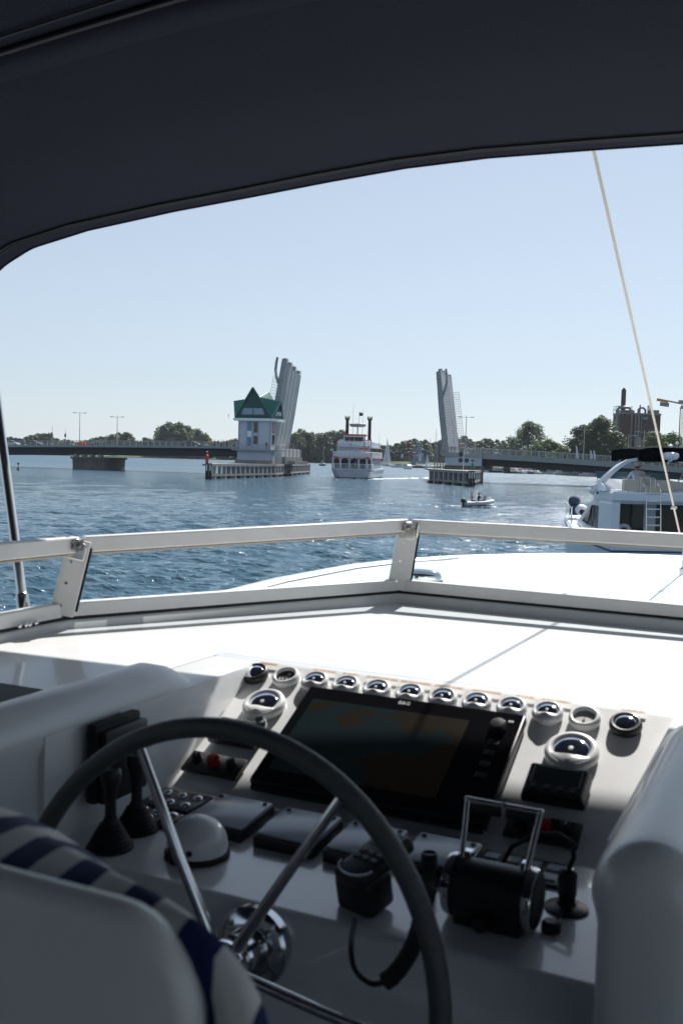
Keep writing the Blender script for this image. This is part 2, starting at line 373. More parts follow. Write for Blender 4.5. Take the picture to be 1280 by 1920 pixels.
m = MB(); m.lathe([(.030, -.02), (.030, -.012), (.018, 0), (.0165, .05), (.014, .055)], pb, pt-pb, 16); m.build('foot', STEEL, pole, smooth=True)
s0 = B(-.62, 5.95, -.48); s1 = B(-.62, 2.92, .975)
for nm_, q_ in (('added_light_block', [(-2.7, -2.6, .28), (-2.3, -2.6, .66), (-1, -2.6, .88), (.9, -2.6, .7), (1.22, -2.6, .44), (1.25, -2.6, -1.3), (-2.7, -2.6, -1.3)]),):  # unseen cloth added behind the camera to keep light off the helm
    m = MB(); m.face([B(*p_) for p_ in q_]); o = m.build(nm_, cv, can); o.modifiers.new('t', 'SOLIDIFY').thickness = .004
strap = thing('canopy_strap', 'taut cream webbing strap running from the canopy down to the foredeck', 'strap', s0)
m = MB(); dv = (s1-s0).normalized(); bar(m, s0, s1, .0090, .004, upv=(0, .8, .6), bev=0); m.build('webbing', mat('cream_webbing', (.50, .46, .38), .8, var=.12, vscale=40), strap)
m = MB(); m.box(s0+dv*.62, (.028, .05, .012), bev=.003); m.build('buckle', STEEL, strap)
m = MB(); m.lathe([(.02, -.12), (.02, -.10), (.008, -.09), (.008, 0)], s0, (0, 0, 1), 12); m.build('deck_eye', STEEL, strap)
m = MB(); m.box(s1-dv*.02, (.03, .06, .02), bev=.004); m.build('hook', STEEL, strap)
# stainless dome light on the foredeck
c = Vector((-1.715, 4.60, EYE.z-.598))
dl = thing('deck_light', 'low polished chrome oval fitting on the foredeck right of the centre post', 'deck fitting', c, (0, 0, radians(8)))
m = MB()
rr = []
for h, s in ((.0, 1.0), (.022, 1.0), (.034, .94), (.044, .82), (.050, .6), (.052, .3), (.0525, .02)):
    rr.append([Vector((.115*s*cos(2*pi*k/28), .05*s*sin(2*pi*k/28), h+.008)) for k in range(28)])
m.loft(rr); m.build('cover', CHROME, dl, smooth=True, local=True)
m = MB(); m.loft([[Vector((.122*cos(2*pi*k/28), .056*sin(2*pi*k/28), h)) for k in range(28)] for h in (-.02, .010)]); m.build('base', BLACK, dl, local=True)
# ================================================================== INSTRUMENTS ON THE SLOPING PANEL
PO = B(0, 1.79, -.455)
RP = Euler((n27, 0, 0))
def PP(x, q, h=0.0): return PO + Vector((x, q*cos(n27)-h*sin(n27), q*sin(n27)+h*cos(n27)))
def pth(name, label, cat, x, q, group=None, rz=0): return thing(name, label, cat, PP(x, q, .0), (n27, 0, rz), group)
DOME = mat('dome_lens', (.80, .84, .92), .05, 1.0)
BEZ = mat('white_bezel', (.72, .72, .71), .35, coat=.2)
FACE = mat('dial_face', (.03, .03, .035), .4)
FACEG = mat('grey_dial', (.42, .41, .40), .5, var=.1, vscale=60)
SILK = mat('dial_print', (.6, .6, .58), .5)
def gauge(r, style, label, group, x, q):
    g = pth('gauge', label, 'gauge', x, q, group)
    bm_ = BLACK if style == 'black' else BEZ
    m = MB(); H = .0100*(r/.03)**.3
    m.lathe([(r*.93, -.004), (r*1.0, 0.0), (r*1.0, H*.55), (r*.97, H*.9), (r*.88, H*1.2), (r*.76, H*1.22), (r*.70, H*.95), (r*.69, H*.5)], seg=36, cap=False)
    m.build('bezel', bm_, g, smooth=True, local=True, angle=70)
    if style in ('dome', 'black'):
        m = MB(); m.lathe([(r*.71, H*.5), (r*.70, H*.85), (r*.62, H*1.12), (r*.5, H*1.27), (r*.3, H*1.37), (r*.12, H*1.41), (.0004, H*1.42)], seg=36)
        m.build('lens', DOME, g, smooth=True, local=True, angle=80)
        if style == 'dome':
            # crescent brow along the lower edge of the bezel
            m = MB(); N = 14; A = []; Bq = []; Cq = []
            for k in range(N+1):
                a = radians(205+130*k/N); t = sin(pi*k/N)**.8
                A.append(Vector((r*.78*cos(a), r*.78*sin(a), H*1.25))); ri = r*(.76-.30*t)
                Bq.append(Vector((ri*cos(a), ri*sin(a)-r*.02, H*(1.22+.62*t)))); Cq.append(Vector((r*.90*cos(a), r*.90*sin(a), H*1.12)))
            m.loft([Cq, A, Bq], closed=False, cap=False); o = m.build('hood', BEZ, g, smooth=True, local=True, angle=80); o.modifiers.new('t', 'SOLIDIFY').thickness = .0012
            m = MB(); m.lathe([(r*.10, H*1.36), (r*.09, H*1.5), (r*.04, H*1.54)], (0, -r*.06, 0), seg=14); m.build('hub', SILK, g, smooth=True, local=True)
        else:
            m = MB(); m.tube([Vector((r*.80*cos(2*pi*k/32), r*.80*sin(2*pi*k/32), H*1.12)) for k in range(32)], r*.035, 6, True); m.build('trim_ring', STEEL, g, smooth=True, local=True)
    else:
        m = MB(); m.lathe([(r*.78, H*.45), (r*.78, H*.5)], seg=32); f = m.build('dial', FACE if style == 'dial' else FACEG, g, local=True)
        m = MB()
        if style == 'dial':
            for a in (-.3, .25): m.box((r*.15+a*r*.2, r*.30, H*.56), (r*.12, r*.22, .0006))
            for a in (-.35, -.1, .2, .42): m.box((a*r, -r*.3, H*.56), (r*.10, r*.26, .0006))
        else:
            m.box((0, -r*.15, H*.56), (r*.05, r*.4, .0008)); m.lathe([(r*.09, H*.5), (r*.07, H*.8)], (0, -r*.3, 0), seg=12)
            for k in range(9):
                a = radians(-20+27.5*k); m.box((r*.6*cos(a), r*.6*sin(a), H*.56), (r*.05, r*.05, .0006))
        m.build('dial_marks', SILK if style == 'dial' else FACE, f if False else g, local=True)
    return g
GX = [-1.020, -.948, -.881, -.812, -.745, -.676, -.609, -.542, -.475, -.408, -.341, -.269]
ordn = ['third', 'fourth', 'fifth', 'sixth', 'seventh', 'eighth', 'ninth', 'tenth']
GR = 'small round gauges in the row along the top of the dash'
gauge(.0285, 'black', 'small black-rimmed dome gauge at the left end of the dash row', GR, GX[0], -.003)
gauge(.0285, 'dial', 'small white-rimmed gauge with flat dark dial and pale digits, second from left', GR, GX[1], -.002)
for i in range(8):
    gauge(.0285, 'dome', 'small white-hooded chrome dome gauge, %s from the left in the dash row' % ordn[i], GR, GX[2+i], -.004)
gauge(.0285, 'grey', 'small white-rimmed gauge with flat pale grey dial, second from the right end', GR, GX[10], -.005)
gauge(.0285, 'black', 'small black-rimmed dome gauge at the right end of the dash row', GR, GX[11], -.007)
GB = 'large round gauges below the row'
gauge(.0435, 'dome', 'large white-hooded dome gauge below the left end of the row', GB, -.953, -.092)
gauge(.0465, 'dome', 'large white-hooded dome gauge right of the black plotter screen', GB, -.345, -.096)
# engraved bronze label strips above the gauges (the lettering is too blurred to read: short engraved strokes)
BR = mat('bronze_print', (.58, .36, .20), .5); BRP = mat('label_strip', (.80, .68, .58), .5)
TS = ['widest', 'narrow']
for k, (a, b, lb) in enumerate(((-1.030, -.985, 'above the leftmost gauge'), (-.905, -.850, 'above the third gauge'), (-.838, -.800, 'above the fourth gauge'), (-.785, -.715, 'above the fifth gauge'), (-.712, -.645, 'above the sixth gauge'), (-.640, -.580, 'above the seventh gauge'), (-.565, -.505, 'above the eighth gauge'), (-.480, -.440, 'above the ninth gauge'), (-.430, -.372, 'above the tenth gauge'), (-.285, -.240, 'above the rightmost gauge'))):
    t = pth('label_strip', 'pale bronze lettered label strip '+lb, 'label', (a+b)/2, .036, 'engraved label strips above the gauges')
    m = MB(); m.box((0, 0, .0006), (b-a, .0075, .0008)); m.build('plate', BRP, t, local=True)
    m = MB(); x = -(b-a)/2+.004; rn = random.Random(k)
    while x < (b-a)/2-.005:
        wl = rn.uniform(.0018, .0036); m.box((x+wl/2, 0, .0012), (wl*.8, rn.uniform(.0025, .004), .0004)); x += wl+(.0008 if rn.random() > .15 else .004)
    m.build('lettering', BR, t, local=True)
def text(body, size, M, mt, name, parent, label=None, align='CENTER', ext=.0003):
    cu = bpy.data.curves.new(name, 'FONT'); cu.body = body; cu.size = size; cu.align_x = align; cu.align_y = 'CENTER'; cu.extrude = ext
    t = bpy.data.objects.new('t', cu); COL.objects.link(t); bpy.context.view_layer.update()
    me = bpy.data.meshes.new_from_object(t.evaluated_get(bpy.context.evaluated_depsgraph_get())); bpy.data.objects.remove(t)
    me.name = name; me.transform(M); me.materials.append(mt); o = bpy.data.objects.new(name, me); COL.objects.link(o); o.parent = parent
    return tag(o, label)
# ---- chart plotter
pc = (-.6555, -.168); PW, PH = .436, .268
pl_ = pth('chart_plotter', 'big black glass chart plotter filling the middle of the dash panel', 'plotter', *pc)
m = MB(); m.box((0, 0, .009), (PW, PH, .022), bev=.006); m.build('housing', mat('plotter_housing', (.018, .018, .020), .38, var=.1, vscale=40), pl_, smooth=True, local=True)
SCR = bpy.data.materials.new('chart_screen'); SCR.use_nodes = True; n = SCR.node_tree.nodes; l = SCR.node_tree.links; b = n['Principled BSDF']
tc = n.new('ShaderNodeTexCoord'); vo = n.new('ShaderNodeTexNoise'); vo.inputs['Scale'].default_value = 9; vo.inputs['Detail'].default_value = 3
cr = n.new('ShaderNodeValToRGB'); cr.color_ramp.interpolation = 'CONSTANT'; e = cr.color_ramp.elements
e[0].position = 0; e[0].color = (.006, .013, .015, 1); e[1].position = .56; e[1].color = (.013, .010, .006, 1)
sx = n.new('ShaderNodeSeparateXYZ'); mr = n.new('ShaderNodeMapRange'); mr.inputs[1].default_value = -.2; mr.inputs[2].default_value = .15; mr.inputs[3].default_value = -.06; mr.inputs[4].default_value = .12
ad = n.new('ShaderNodeMath'); l.new(tc.outputs['Object'], vo.inputs['Vector']); l.new(tc.outputs['Object'], sx.inputs[0]); l.new(sx.outputs[0], mr.inputs[0])
l.new(vo.outputs[0], ad.inputs[0]); l.new(mr.outputs[0], ad.inputs[1]); l.new(ad.outputs[0], cr.inputs[0]); l.new(cr.outputs[0], b.inputs['Base Color'])
l.new(cr.outputs[0], b.inputs['Emission Color']); b.inputs['Emission Strength'].default_value = .10; b.inputs['Roughness'].default_value = .25; b.inputs['Specular IOR Level'].default_value = .25
GLB = mat('black_glass', (.006, .006, .007), .12, spec=.3)
m = MB(); m.box((0, 0, .0205), (PW-.008, PH-.010, .0016)); m.build('front_glass', GLB, pl_, local=True)
m = MB(); m.box((-.035, -.004, .0217), (PW-.12, PH-.07, .0006)); m.build('screen', SCR, pl_, local=True)
m = MB(); m.lathe([(.015, .020), (.015, .030), (.012, .034), (.004, .035)], (.178, .088, 0), seg=24); m.build('rotary_knob', BLACK, pl_, smooth=True, local=True)
for k in range(4):
    m = MB(); m.box((.180, .05-k*.028, .0215), (.020, .012, .002), bev=.0008); m.build('key', BLACK, pl_, local=True)
m = MB(); m.box((.196, .107, .0215), (.010, .006, .002), bev=.0008); m.build('power_key', FACEG, pl_, local=True)
text('B&G', .0125, Matrix.Translation((-.012, PH/2-.017, .0217)), SILK, 'emblem', pl_)
# second black unit under the lower right of the plotter
m = MB(); m.box((.0, -PH/2-.002, .005), (PW*.98, .010, .010), bev=.002); m.build('sill', BLACK, pl_, local=True)
# ---- autopilot heads
ap = pth('autopilot_display', 'black chunky display unit with grey screen right of the plotter', 'display', -.350, -.188)
m = MB(); m.loft([[Vector((x*s, y*s2, h)) for x, y in ((-.052, -.036), (.052, -.036), (.052, .036), (-.052, .036))] for s, s2, h in ((1, 1, 0), (1, 1, .012), (.93, .92, .024), (.86, .84, .026))]); m.build('housing', BLACK, ap, local=True, bevel=.003)
m = MB(); m.box((0, .008, .0265), (.074, .036, .002), bev=.001); m.build('lcd', mat('lcd', (.045, .055, .05), .15), ap, local=True)
m = MB(); m.loft([[Vector((x*s, .008+y*s, .0265)) for x, y in ((-.041, -.021), (.041, -.021), (.041, .021), (-.041, .021))] for s in (1, .93)], cap=False); m.build('lcd_frame', mat('grey_trim', (.30, .33, .33), .35), ap, local=True)
for k in range(4):
    m = MB(); m.lathe([(.0062, .025), (.0055, .0285), (.002, .029)], (-.032+k*.0213, -.0225, 0), seg=14); m.build('button', mat('dark_button', (.05, .05, .05), .5) if 'dark_button' not in bpy.data.materials else bpy.data.materials['dark_button'], ap, smooth=True, local=True)
al = pth('switch_unit', 'low dark unit with a chrome cap, half hidden by the wheel rim', 'switch', -.962, -.183)
m = MB(); m.box((0, 0, .008), (.104, .062, .016), bev=.004); m.build('housing', BLACK, al, smooth=True, local=True)
m = MB(); m.box((-.01, .012, .0165), (.068, .026, .002), bev=.0008); m.build('lcd', bpy.data.materials['lcd'], al, local=True)
m = MB(); m.lathe([(.012, .012), (.012, .026), (.009, .031), (.003, .032)], (.040, .022, 0), seg=22); m.build('cap', STEEL, al, smooth=True, local=True)
# ---- plates with red button
RED = mat('red_button', (.30, .008, .012), .35)
def redplate(x, q, label, xs):
    t = pth('switch_plate', label, 'switch plate', x, q, 'black plates with a red stop button')
    m = MB(); m.box((0, 0, .004), (.118, .050, .008), bev=.002); m.build('plate', BLACK, t, smooth=True, local=True)
    m = MB(); m.lathe([(.0125, .006), (.0125, .018), (.0115, .022), (.006, .0235)], (xs, .002, 0), seg=22); m.build('red_button', RED, t, smooth=True, local=True)
    for dx in (-.038, .036):
        m = MB(); m.lathe([(.011, .006), (.0095, .014), (.0085, .020), (.004, .021)], (dx if xs < .01 or dx > 0 else dx-.004, .004, 0), seg=18); k = m.build('knob', BLACK, t, smooth=True, local=True)
        m = MB(); m.box((dx if xs < .01 or dx > 0 else dx-.004, .008, .0212), (.002, .007, .001)); m.build('pointer', SILK, k, local=True)
redplate(-.966, -.270, 'black switch plate with red button on the left, seen under the wheel rim', 0)
redplate(-.352, -.280, 'black switch plate with red button on the right, behind the throttle', .002)
# ================================================================== ON THE SHELF
SZ = -.612
def sth(name, label, cat, x, y, group=None, rz=0): return thing(name, label, cat, B(x, y, SZ), (0, 0, rz), group)
CVR = mat('instrument_cover', (.46, .51, .57), .20, var=.08, vscale=20)
for k, (x, y, w_, d_, lb) in enumerate(((-.834, 1.388, .108, .112, 'leftmost flat instrument with grey sun cover, nearest the chrome-button pads'), (-.705, 1.386, .105, .112, 'second flat instrument with grey sun cover, behind the slanting wheel spoke'), (-.587, 1.386, .100, .110, 'third flat instrument with grey sun cover, where the rim crosses it'), (-.472, 1.398, .103, .100, 'fourth flat instrument with grey sun cover, beside the throttle'))):
    t = sth('covered_display', lb, 'instrument', x, y, 'flat instruments under grey sun covers'); t.rotation_euler = (radians(5), 0, 0); t.location.z += .004
    m = MB(); m.box((0, 0, .010), (w_, d_, .020), bev=.003); m.build('housing', BLACK, t, smooth=True, local=True)
    m = MB(); m.box((0, .003, .0215), (w_-.006, d_-.010, .004), bev=.0015); m.build('sun_cover', CVR, t, smooth=True, local=True)
    for sx_ in (-1, 1):
        m = MB(); m.lathe([(.004, .021), (.004, .026), (.002, .0265)], (sx_*(w_/2-.012), d_/2-.012, 0), seg=10); m.build('stud', BLACK, t, smooth=True, local=True)
PADM = mat('pad_plate', (.020, .022, .026), .35)
for x, y, w_, d_, lb in ((-.973, 1.436, .100, .085, 'black button pad with round chrome buttons against the foot of the panel'), (-.962, 1.352, .092, .060, 'smaller black button pad with round chrome buttons nearer the dome compass')):
    t = sth('button_pad', lb, 'button pad', x, y, 'black pads with chrome buttons')
    m = MB(); m.box((0, 0, .003), (w_, d_, .008), bev=.002); m.build('plate', PADM, t, smooth=True, local=True)
    for i in range(3):
        for j in range(2):
            m = MB(); m.lathe([(.0095, .005), (.0095, .009), (.0075, .0115), (.003, .0125)], (-w_*.32+i*w_*.32, -d_*.22+j*d_*.46, 0), seg=18); m.build('button', CHROME, t, smooth=True, local=True)
t = sth('key_pad', 'dark key pad with pale square keys behind the throttle drum', 'key pad', -.362, 1.446)
m = MB(); m.box((0, 0, .003), (.135, .085, .008), bev=.002); m.build('plate', PADM, t, smooth=True, local=True)
for i in range(4):
    for j in range(2):
        m = MB(); m.box((-.048+i*.032, -.020+j*.036, .008), (.022, .022, .004), bev=.001); m.build('key', CVR, t, local=True)
# white dome (compass hood)
t = sth('dome_compass', 'white domed compass hood on a black base ring', 'compass', -.815, 1.262)
m = MB(); m.lathe([(.050, 0), (.050, .007), (.046, .009)], seg=36); m.build('base_ring', RUBBER, t, smooth=True, local=True)
m = MB(); m.lathe([(.0455, .008), (.0465, .018)]+[(.0465*cos(radians(a)), .018+.044*sin(radians(a))) for a in range(8, 90, 8)]+[(.0005, .0622)], seg=40); m.build('hood', GEL, t, smooth=True, local=True, angle=80)
m = MB(); m.lathe([(.012, 0), (.0115, .003)], (-.012, -.0435, .018), (-.2, -1, .15), 18); m.build('red_lens', mat('red_lens', (.06, .004, .006), .2), t, local=True)
m = MB(); m.lathe([(.005, 0), (.0045, .003)], (.014, -.0425, .020), (.3, -1, .15), 12); m.build('lens', bpy.data.materials['red_lens'], t, local=True)
# trim levers
for x, y, lb in ((-.948, 1.222, 'black bellows lever nearer to the seat'), (-.957, 1.300, 'black bellows lever farther back by the black wall unit')):
    t = sth('lever', lb, 'lever', x, y, 'black bellows levers left of the wheel')
    m = MB(); pr = []
    for k in range(7): pr += [(.036-.0032*k, .004+.0058*k), (.031-.0032*k, .007+.0058*k)]
    m.lathe([(.037, 0)]+pr+[(.010, .048)], seg=26); m.build('bellows', RUBBER, t, smooth=True, local=True, angle=30)
    m = MB(); m.lathe([(.009, .045), (.0085, .078), (.010, .090), (.015, .104), (.0165, .114), (.015, .122), (.013, .1245), (.010, .123)], seg=20); m.build('handle', BLACK, t, smooth=True, local=True)
# ---- throttle
t = sth('throttle_control', 'black drum throttle control with twin chrome levers joined by a bar', 'throttle', -.352, 1.262, rz=radians(-1))
t.scale = (.93, .93, .93)
HX = .052; CZ = .047; R_ = .040
m = MB(); m.lathe([(R_, -HX), (R_, HX)], (0, 0, CZ), (1, 0, 0), 40); m.box((0, 0, .020), (HX*1.9, .058, .046), bev=.004)
m.build('drum', BLACK, t, smooth=True, local=True)
for s in (-1, 1):
    m = MB(); m.lathe([(R_*1.10, 0), (R_*1.12, .006), (R_*1.06, .012), (R_*.6, .0145)], (s*(HX+.0005), 0, CZ), (s, 0, 0), 40); hb = m.build('end_disc', STEEL if s < 0 else STEEL, t, smooth=True, local=True)
    m = MB(); m.lathe([(R_*.98, 0), (R_*.9, .0022)], (s*(HX+.013), 0, CZ), (s, 0, 0), 36); m.build('end_cap', BLACK, hb, smooth=True, local=True)
    top = Vector((s*.0545, .040, .158)); bot = Vector((s*.0445, -.020, .050))
    m = MB(); m.cyl(bot, top, .0048, .0042, 12); m.sph(top, .0055, 10, 6); m.box(bot+Vector((0, 0, 0)), (.016, .012, .040), Matrix.Rotation(radians(-20), 3, 'X'), .003); m.build('lever', STEEL, t, smooth=True, local=True)
m = MB(); m.cyl((-.0545, .040, .158), (-.002, .040, .158), .0046, seg=12); m.cyl((.002, .040, .158), (.0545, .040, .158), .0046, seg=12); m.build('handle_bar', STEEL, t, smooth=True, local=True)
m = MB(); m.box((-.027, .040, .148), (.048, .008, .016), bev=.003); m.box((.027, .040, .148), (.048, .008, .016), bev=.003); m.build('grip', BLACK, t, smooth=True, local=True)
for x_ in (-.042, .044): m = MB(); m.box((x_, .012, CZ+R_+.002), (.014, .016, .010), bev=.002); m.build('cleat', CHROME, t, local=True)
m = MB(); m.lathe([(.012, -.012), (.012, 0), (.009, .004)], (-.005, -.040, .012), (0, -1, 0), 16); m.build('lock_knob', BLACK, t, smooth=True, local=True)
# ---- power plug with cable, hanging cap
t = sth('power_plug', 'black cable plug standing in a round black deck socket at the right', 'plug', -.272, 1.350)
m = MB(); m.lathe([(.030, 0), (.030, .004), (.024, .007), (.014, .008), (.012, .012)], seg=30); m.build('flange', BLACK, t, smooth=True, local=True)
m = MB(); m.lathe([(.0115, .008), (.0115, .020), (.013, .022), (.013, .050), (.010, .056), (.006, .058)], seg=20); m.build('plug_body', BLACK, t, smooth=True, local=True)
m = MB(); m.tube([Vector(p) for p in ((0, 0, .055), (.006, .006, .072), (.002, .018, .086), (-.02, .034, .090), (-.055, .036, .084), (-.085, .022, .064), (-.10, .0, .03))], .0034, 10); m.build('cable', RUBBER, t, smooth=True, local=True)
m = MB(); m.tube([Vector(p) for p in ((0, -.026, .004), (-.002, -.045, .006), (-.004, -.062, .006))], .002, 8); c2 = m.build('tether', RUBBER, t, smooth=True, local=True)
m = MB(); m.lathe([(.013, 0), (.013, .010), (.009, .014)], (-.004, -.074, .001), seg=20); m.build('cap', BLACK, c2, smooth=True, local=True)
# ---- handheld radio in its cradle, coiled cord
t = sth('handheld_radio', 'black radio handset in a cradle behind the right of the wheel rim', 'radio', -.520, 1.222, rz=radians(-18)); t.scale = (.93,)*3
tilt = Matrix.Rotation(radians(-28), 3, 'X')
m = MB(); m.box((0, 0, .030), (.070, .060, .060), Matrix.Rotation(radians(12), 3, 'X'), .012, 3); m.build('cradle', BLACK, t, smooth=True, local=True)
m = MB(); m.box((0, .022, .066), (.062, .120, .026), Matrix.Rotation(radians(16), 3, 'X'), .009, 3); h_ = m.build('handset', BLACK, t, smooth=True, local=True)
R16 = Matrix.Rotation(radians(16), 3, 'X')
def hp(x, y, z): return Vector((0, .022, .066)) + R16 @ Vector((x, y, z))
m = MB(); m.box(hp(0, .034, .0135), (.046, .036, .002), R16, .0008); m.build('screen', mat('pale_lcd', (.34, .40, .46), .15), h_, local=True)
for i in range(3):
    for j in range(2):
        m = MB(); m.box(hp(-.016+i*.016, -.004-j*.014, .0135), (.012, .009, .003), R16, .001); m.build('key', mat('grey_key', (.06, .065, .07), .4) if 'grey_key' not in bpy.data.materials else bpy.data.materials['grey_key'], h_, local=True)
m = MB(); m.tube([hp(.030*cos(a), -.038+.022*sin(a), .0135) for a in [pi*k/10+pi for k in range(11)]], .0018, 6); m.build('trim', CVR, h_, smooth=True, local=True)
t = sth('radio_antenna', 'short black round knob stub between the covers and the throttle', 'knob', -.466, 1.330)
m = MB(); m.lathe([(.014, 0), (.014, .012), (.0105, .016)], seg=22); m.build('collar', BLACK, t, smooth=True, local=True)
m = MB(); m.lathe([(.0115, .014), (.0120, .046), (.0105, .049), (.009, .049), (.008, .046)], seg=22); m.build('knob', BLACK, t, smooth=True, local=True)
path = [(665, 1725, 1.150), (658, 1770, 1.08), (664, 1815, 1.06), (690, 1842, 1.05), (718, 1842, 1.05), (745, 1820, 1.06), (775, 1770, 1.09), (795, 1700, 1.14), (806, 1650, 1.22)]
pts = [ony(a, b, c) for a, b, c in path]
fine = []
def catmull(P, n=10):
    out = []
    for i in range(len(P)-1):
        p0 = P[max(i-1, 0)]; p1 = P[i]; p2 = P[i+1]; p3 = P[min(i+2, len(P)-1)]
        for k in range(n):
            s = k/n; out.append(.5*((2*p1)+(p2-p0)*s+(2*p0-5*p1+4*p2-p3)*s*s+(3*p1-p0-3*p2+p3)*s**3))
    out.append(P[-1]); return out
cs = catmull(pts, 14)
cord = thing('coiled_cord', 'black coiled handset cord hanging in a loop below the shelf', 'cord', pts[3])
m = MB(); m.tube(cs[:60], .0034, 8); m.build('lead', RUBBER, cord, smooth=True)
m = MB(); co = []; q = cs[58:]
qq = catmull(q[::6], 34)
for i, p in enumerate(qq):
    tg = (qq[min(i+1, len(qq)-1)]-qq[max(i-1, 0)]).normalized(); a = tg.orthogonal().normalized(); b_ = tg.cross(a); th = i*.75; co.append(p+(a*cos(th)+b_*sin(th))*.0085)
m.tube(co, .0027, 6); m.build('coil', RUBBER, cord, smooth=True)
# ---- black unit on the inner face of the left cheek
bx = -1.017; bq = B(bx, 1.310, -.50)
t = thing('wall_unit', 'black boxy covered unit fixed to the inside of the left cheek', 'covered unit', bq)
def yz(y, z, d): return Vector((d, y, z))
m = MB(); m.box((.006, .0, -.0), (.020, .118, .130), Matrix.Rotation(radians(0), 3, 'X'), .005); m.build('bracket', RUBBER, t, smooth=True, local=True)
m = MB(); m.box((.022, .004, -.006), (.018, .112, .118), None, .005); m.build('cover', mat('cover_black', (.009, .009, .010), .5), t, smooth=True, local=True)
Mx = Matrix(((0, 0, 1, .0313), (1, 0, 0, .018), (0, 1, 0, .028), (0, 0, 0, 1)))
text('Raymarine', .0125, Mx, mat('silver_print', (.35, .38, .42), .4), 'lettering', t)
# ================================================================== STEERING WHEEL
WC = EYE + Vector((-.632, 1.005, -.636)); WT = radians(8); WR = .299
wn = Vector((0, -cos(WT), sin(WT))); we1 = Vector((1, 0, 0)); we2 = wn.cross(we1); we2 = we2 if we2.z > 0 else -we2
wh = thing('steering_wheel', 'large steering wheel with dark leather rim and stainless spokes', 'steering wheel', WC)
LEA = mat('leather_rim', (.075, .080, .080), .48, var=.15, vscale=30, bump=.3, bscale=250)
def wp(a, r, h=0): return WC + we1*(r*cos(a)) + we2*(r*sin(a)) + wn*h
m = MB(); m.tube([wp(2*pi*k/96, WR) for k in range(96)], .0130, 18, True); m.build('rim', LEA, wh, smooth=True)
hub = WC - wn*.034
for k in range(6):
    a = radians(57.0+60*k); m = MB()
    p0 = hub + (we1*cos(a)+we2*sin(a))*.03; p1 = wp(a, WR-.010, -.002)
    mid = p0.lerp(p1, .45)+wn*.004
    m.tube([p0, p0.lerp(mid, .5), mid, mid.lerp(p1, .5), p1], [.0078, .0076, .0072, .0066, .0060], 12); m.build('spoke', STEEL, wh, smooth=True)
m = MB(); m.lathe([(.030, -.022), (.034, -.01), (.036, .006), (.030, .016), (.016, .022), (.0004, .024)], hub, wn, 28); m.build('hub', CHROME, wh, smooth=True)
m = MB(); m.lathe([(.018, 0), (.018, .085)], hub-wn*.10, wn, 20); m.build('shaft', STEEL, wh, smooth=True)
fc = B(-.636, 1.122, -.651)
t = thing('column_flange', 'round chrome steering flange on the console below the shelf edge', 'flange', fc)
m = MB(); m.lathe([(.053, -.012), (.053, .004), (.048, .009), (.028, .012)], fc, wn, 40); m.build('plate', mat('brushed_steel', (.55, .56, .58), .14, 1.0), t, smooth=True)
m = MB(); m.lathe([(.030, .010), (.028, .045), (.022, .050)], fc, wn, 26); m.build('boss', STEEL, t, smooth=True)
for k in range(4):
    a = pi/4+k*pi/2; m = MB(); m.lathe([(.0050, .006), (.0045, .0105), (.002, .011)], fc+(we1*cos(a)+we2*sin(a))*.040, wn, 10); m.build('bolt', STEEL, t, smooth=True)
# ================================================================== HELM SEAT
seat = thing('pilot_chair', 'white moulded helm seat back with navy and cream striped cushion', 'seat', B(-.63, .42, -1.3))
def rrect(cx, hw, zt, zb, r, y, n=8, q=1.0):
    out = []; r = min(r, hw*.92)
    for (sx_, sz, a0) in ((1, 1, 0), (-1, 1, 90), (-1, -1, 180), (1, -1, 270)):
        for k in range(n+1):
            a = radians(a0+90*k/n); out.append(B(cx+sx_*(hw-r)+r*cos(a), y, (zt-r if sz > 0 else zb+r)+r*sin(a)))
    return out
m = MB()
m.loft([rrect(-.63, .300, -.294, -.95, .055, .488), rrect(-.63, .309, -.285, -.96, .062, .494), rrect(-.63, .311, -.283, -.96, .064, .503), rrect(-.63, .309, -.286, -.96, .062, .512), rrect(-.63, .290, -.30, -.94, .05, .518)])
m.build('shell', GEL2, seat, smooth=True, angle=70)
STR = bpy.data.materials.new('striped_canvas'); STR.use_nodes = True; n = STR.node_tree.nodes; l = STR.node_tree.links; b = n['Principled BSDF']
tc = n.new('ShaderNodeTexCoord'); sx = n.new('ShaderNodeSeparateXYZ'); mu = n.new('ShaderNodeMath'); mu.operation = 'MULTIPLY_ADD'; mu.inputs[1].default_value = 1/.054; mu.inputs[2].default_value = 20.15
fr = n.new('ShaderNodeMath'); fr.operation = 'FRACT'; gt = n.new('ShaderNodeMath'); gt.operation = 'GREATER_THAN'; gt.inputs[1].default_value = .5
mx = n.new('ShaderNodeMix'); mx.data_type = 'RGBA'; mx.inputs[6].default_value = (.66, .65, .62, 1); mx.inputs[7].default_value = (.004, .014, .085, 1)
nz = n.new('ShaderNodeTexNoise'); nz.inputs['Scale'].default_value = 5; nz.inputs['Detail'].default_value = 3
l.new(tc.outputs['Object'], sx.inputs[0]); l.new(sx.outputs[0], mu.inputs[0]); l.new(mu.outputs[0], fr.inputs[0]); l.new(fr.outputs[0], gt.inputs[0]); l.new(gt.outputs[0], mx.inputs[0]); l.new(mx.outputs[2], b.inputs['Base Color'])
wv = n.new('ShaderNodeTexNoise'); wv.inputs['Scale'].default_value = 22; wv.inputs['Detail'].default_value = 4; mp = n.new('ShaderNodeMapping'); mp.inputs['Scale'].default_value = (1, .25, .6)
bp = n.new('ShaderNodeBump'); bp.inputs['Strength'].default_value = .7; bp.inputs['Distance'].default_value = .01
l.new(tc.outputs['Object'], mp.inputs[0]); l.new(mp.outputs[0], wv.inputs['Vector']); l.new(wv.outputs[0], bp.inputs['Height']); l.new(bp.outputs[0], b.inputs['Normal']); b.inputs['Roughness'].default_value = .85
m = MB()
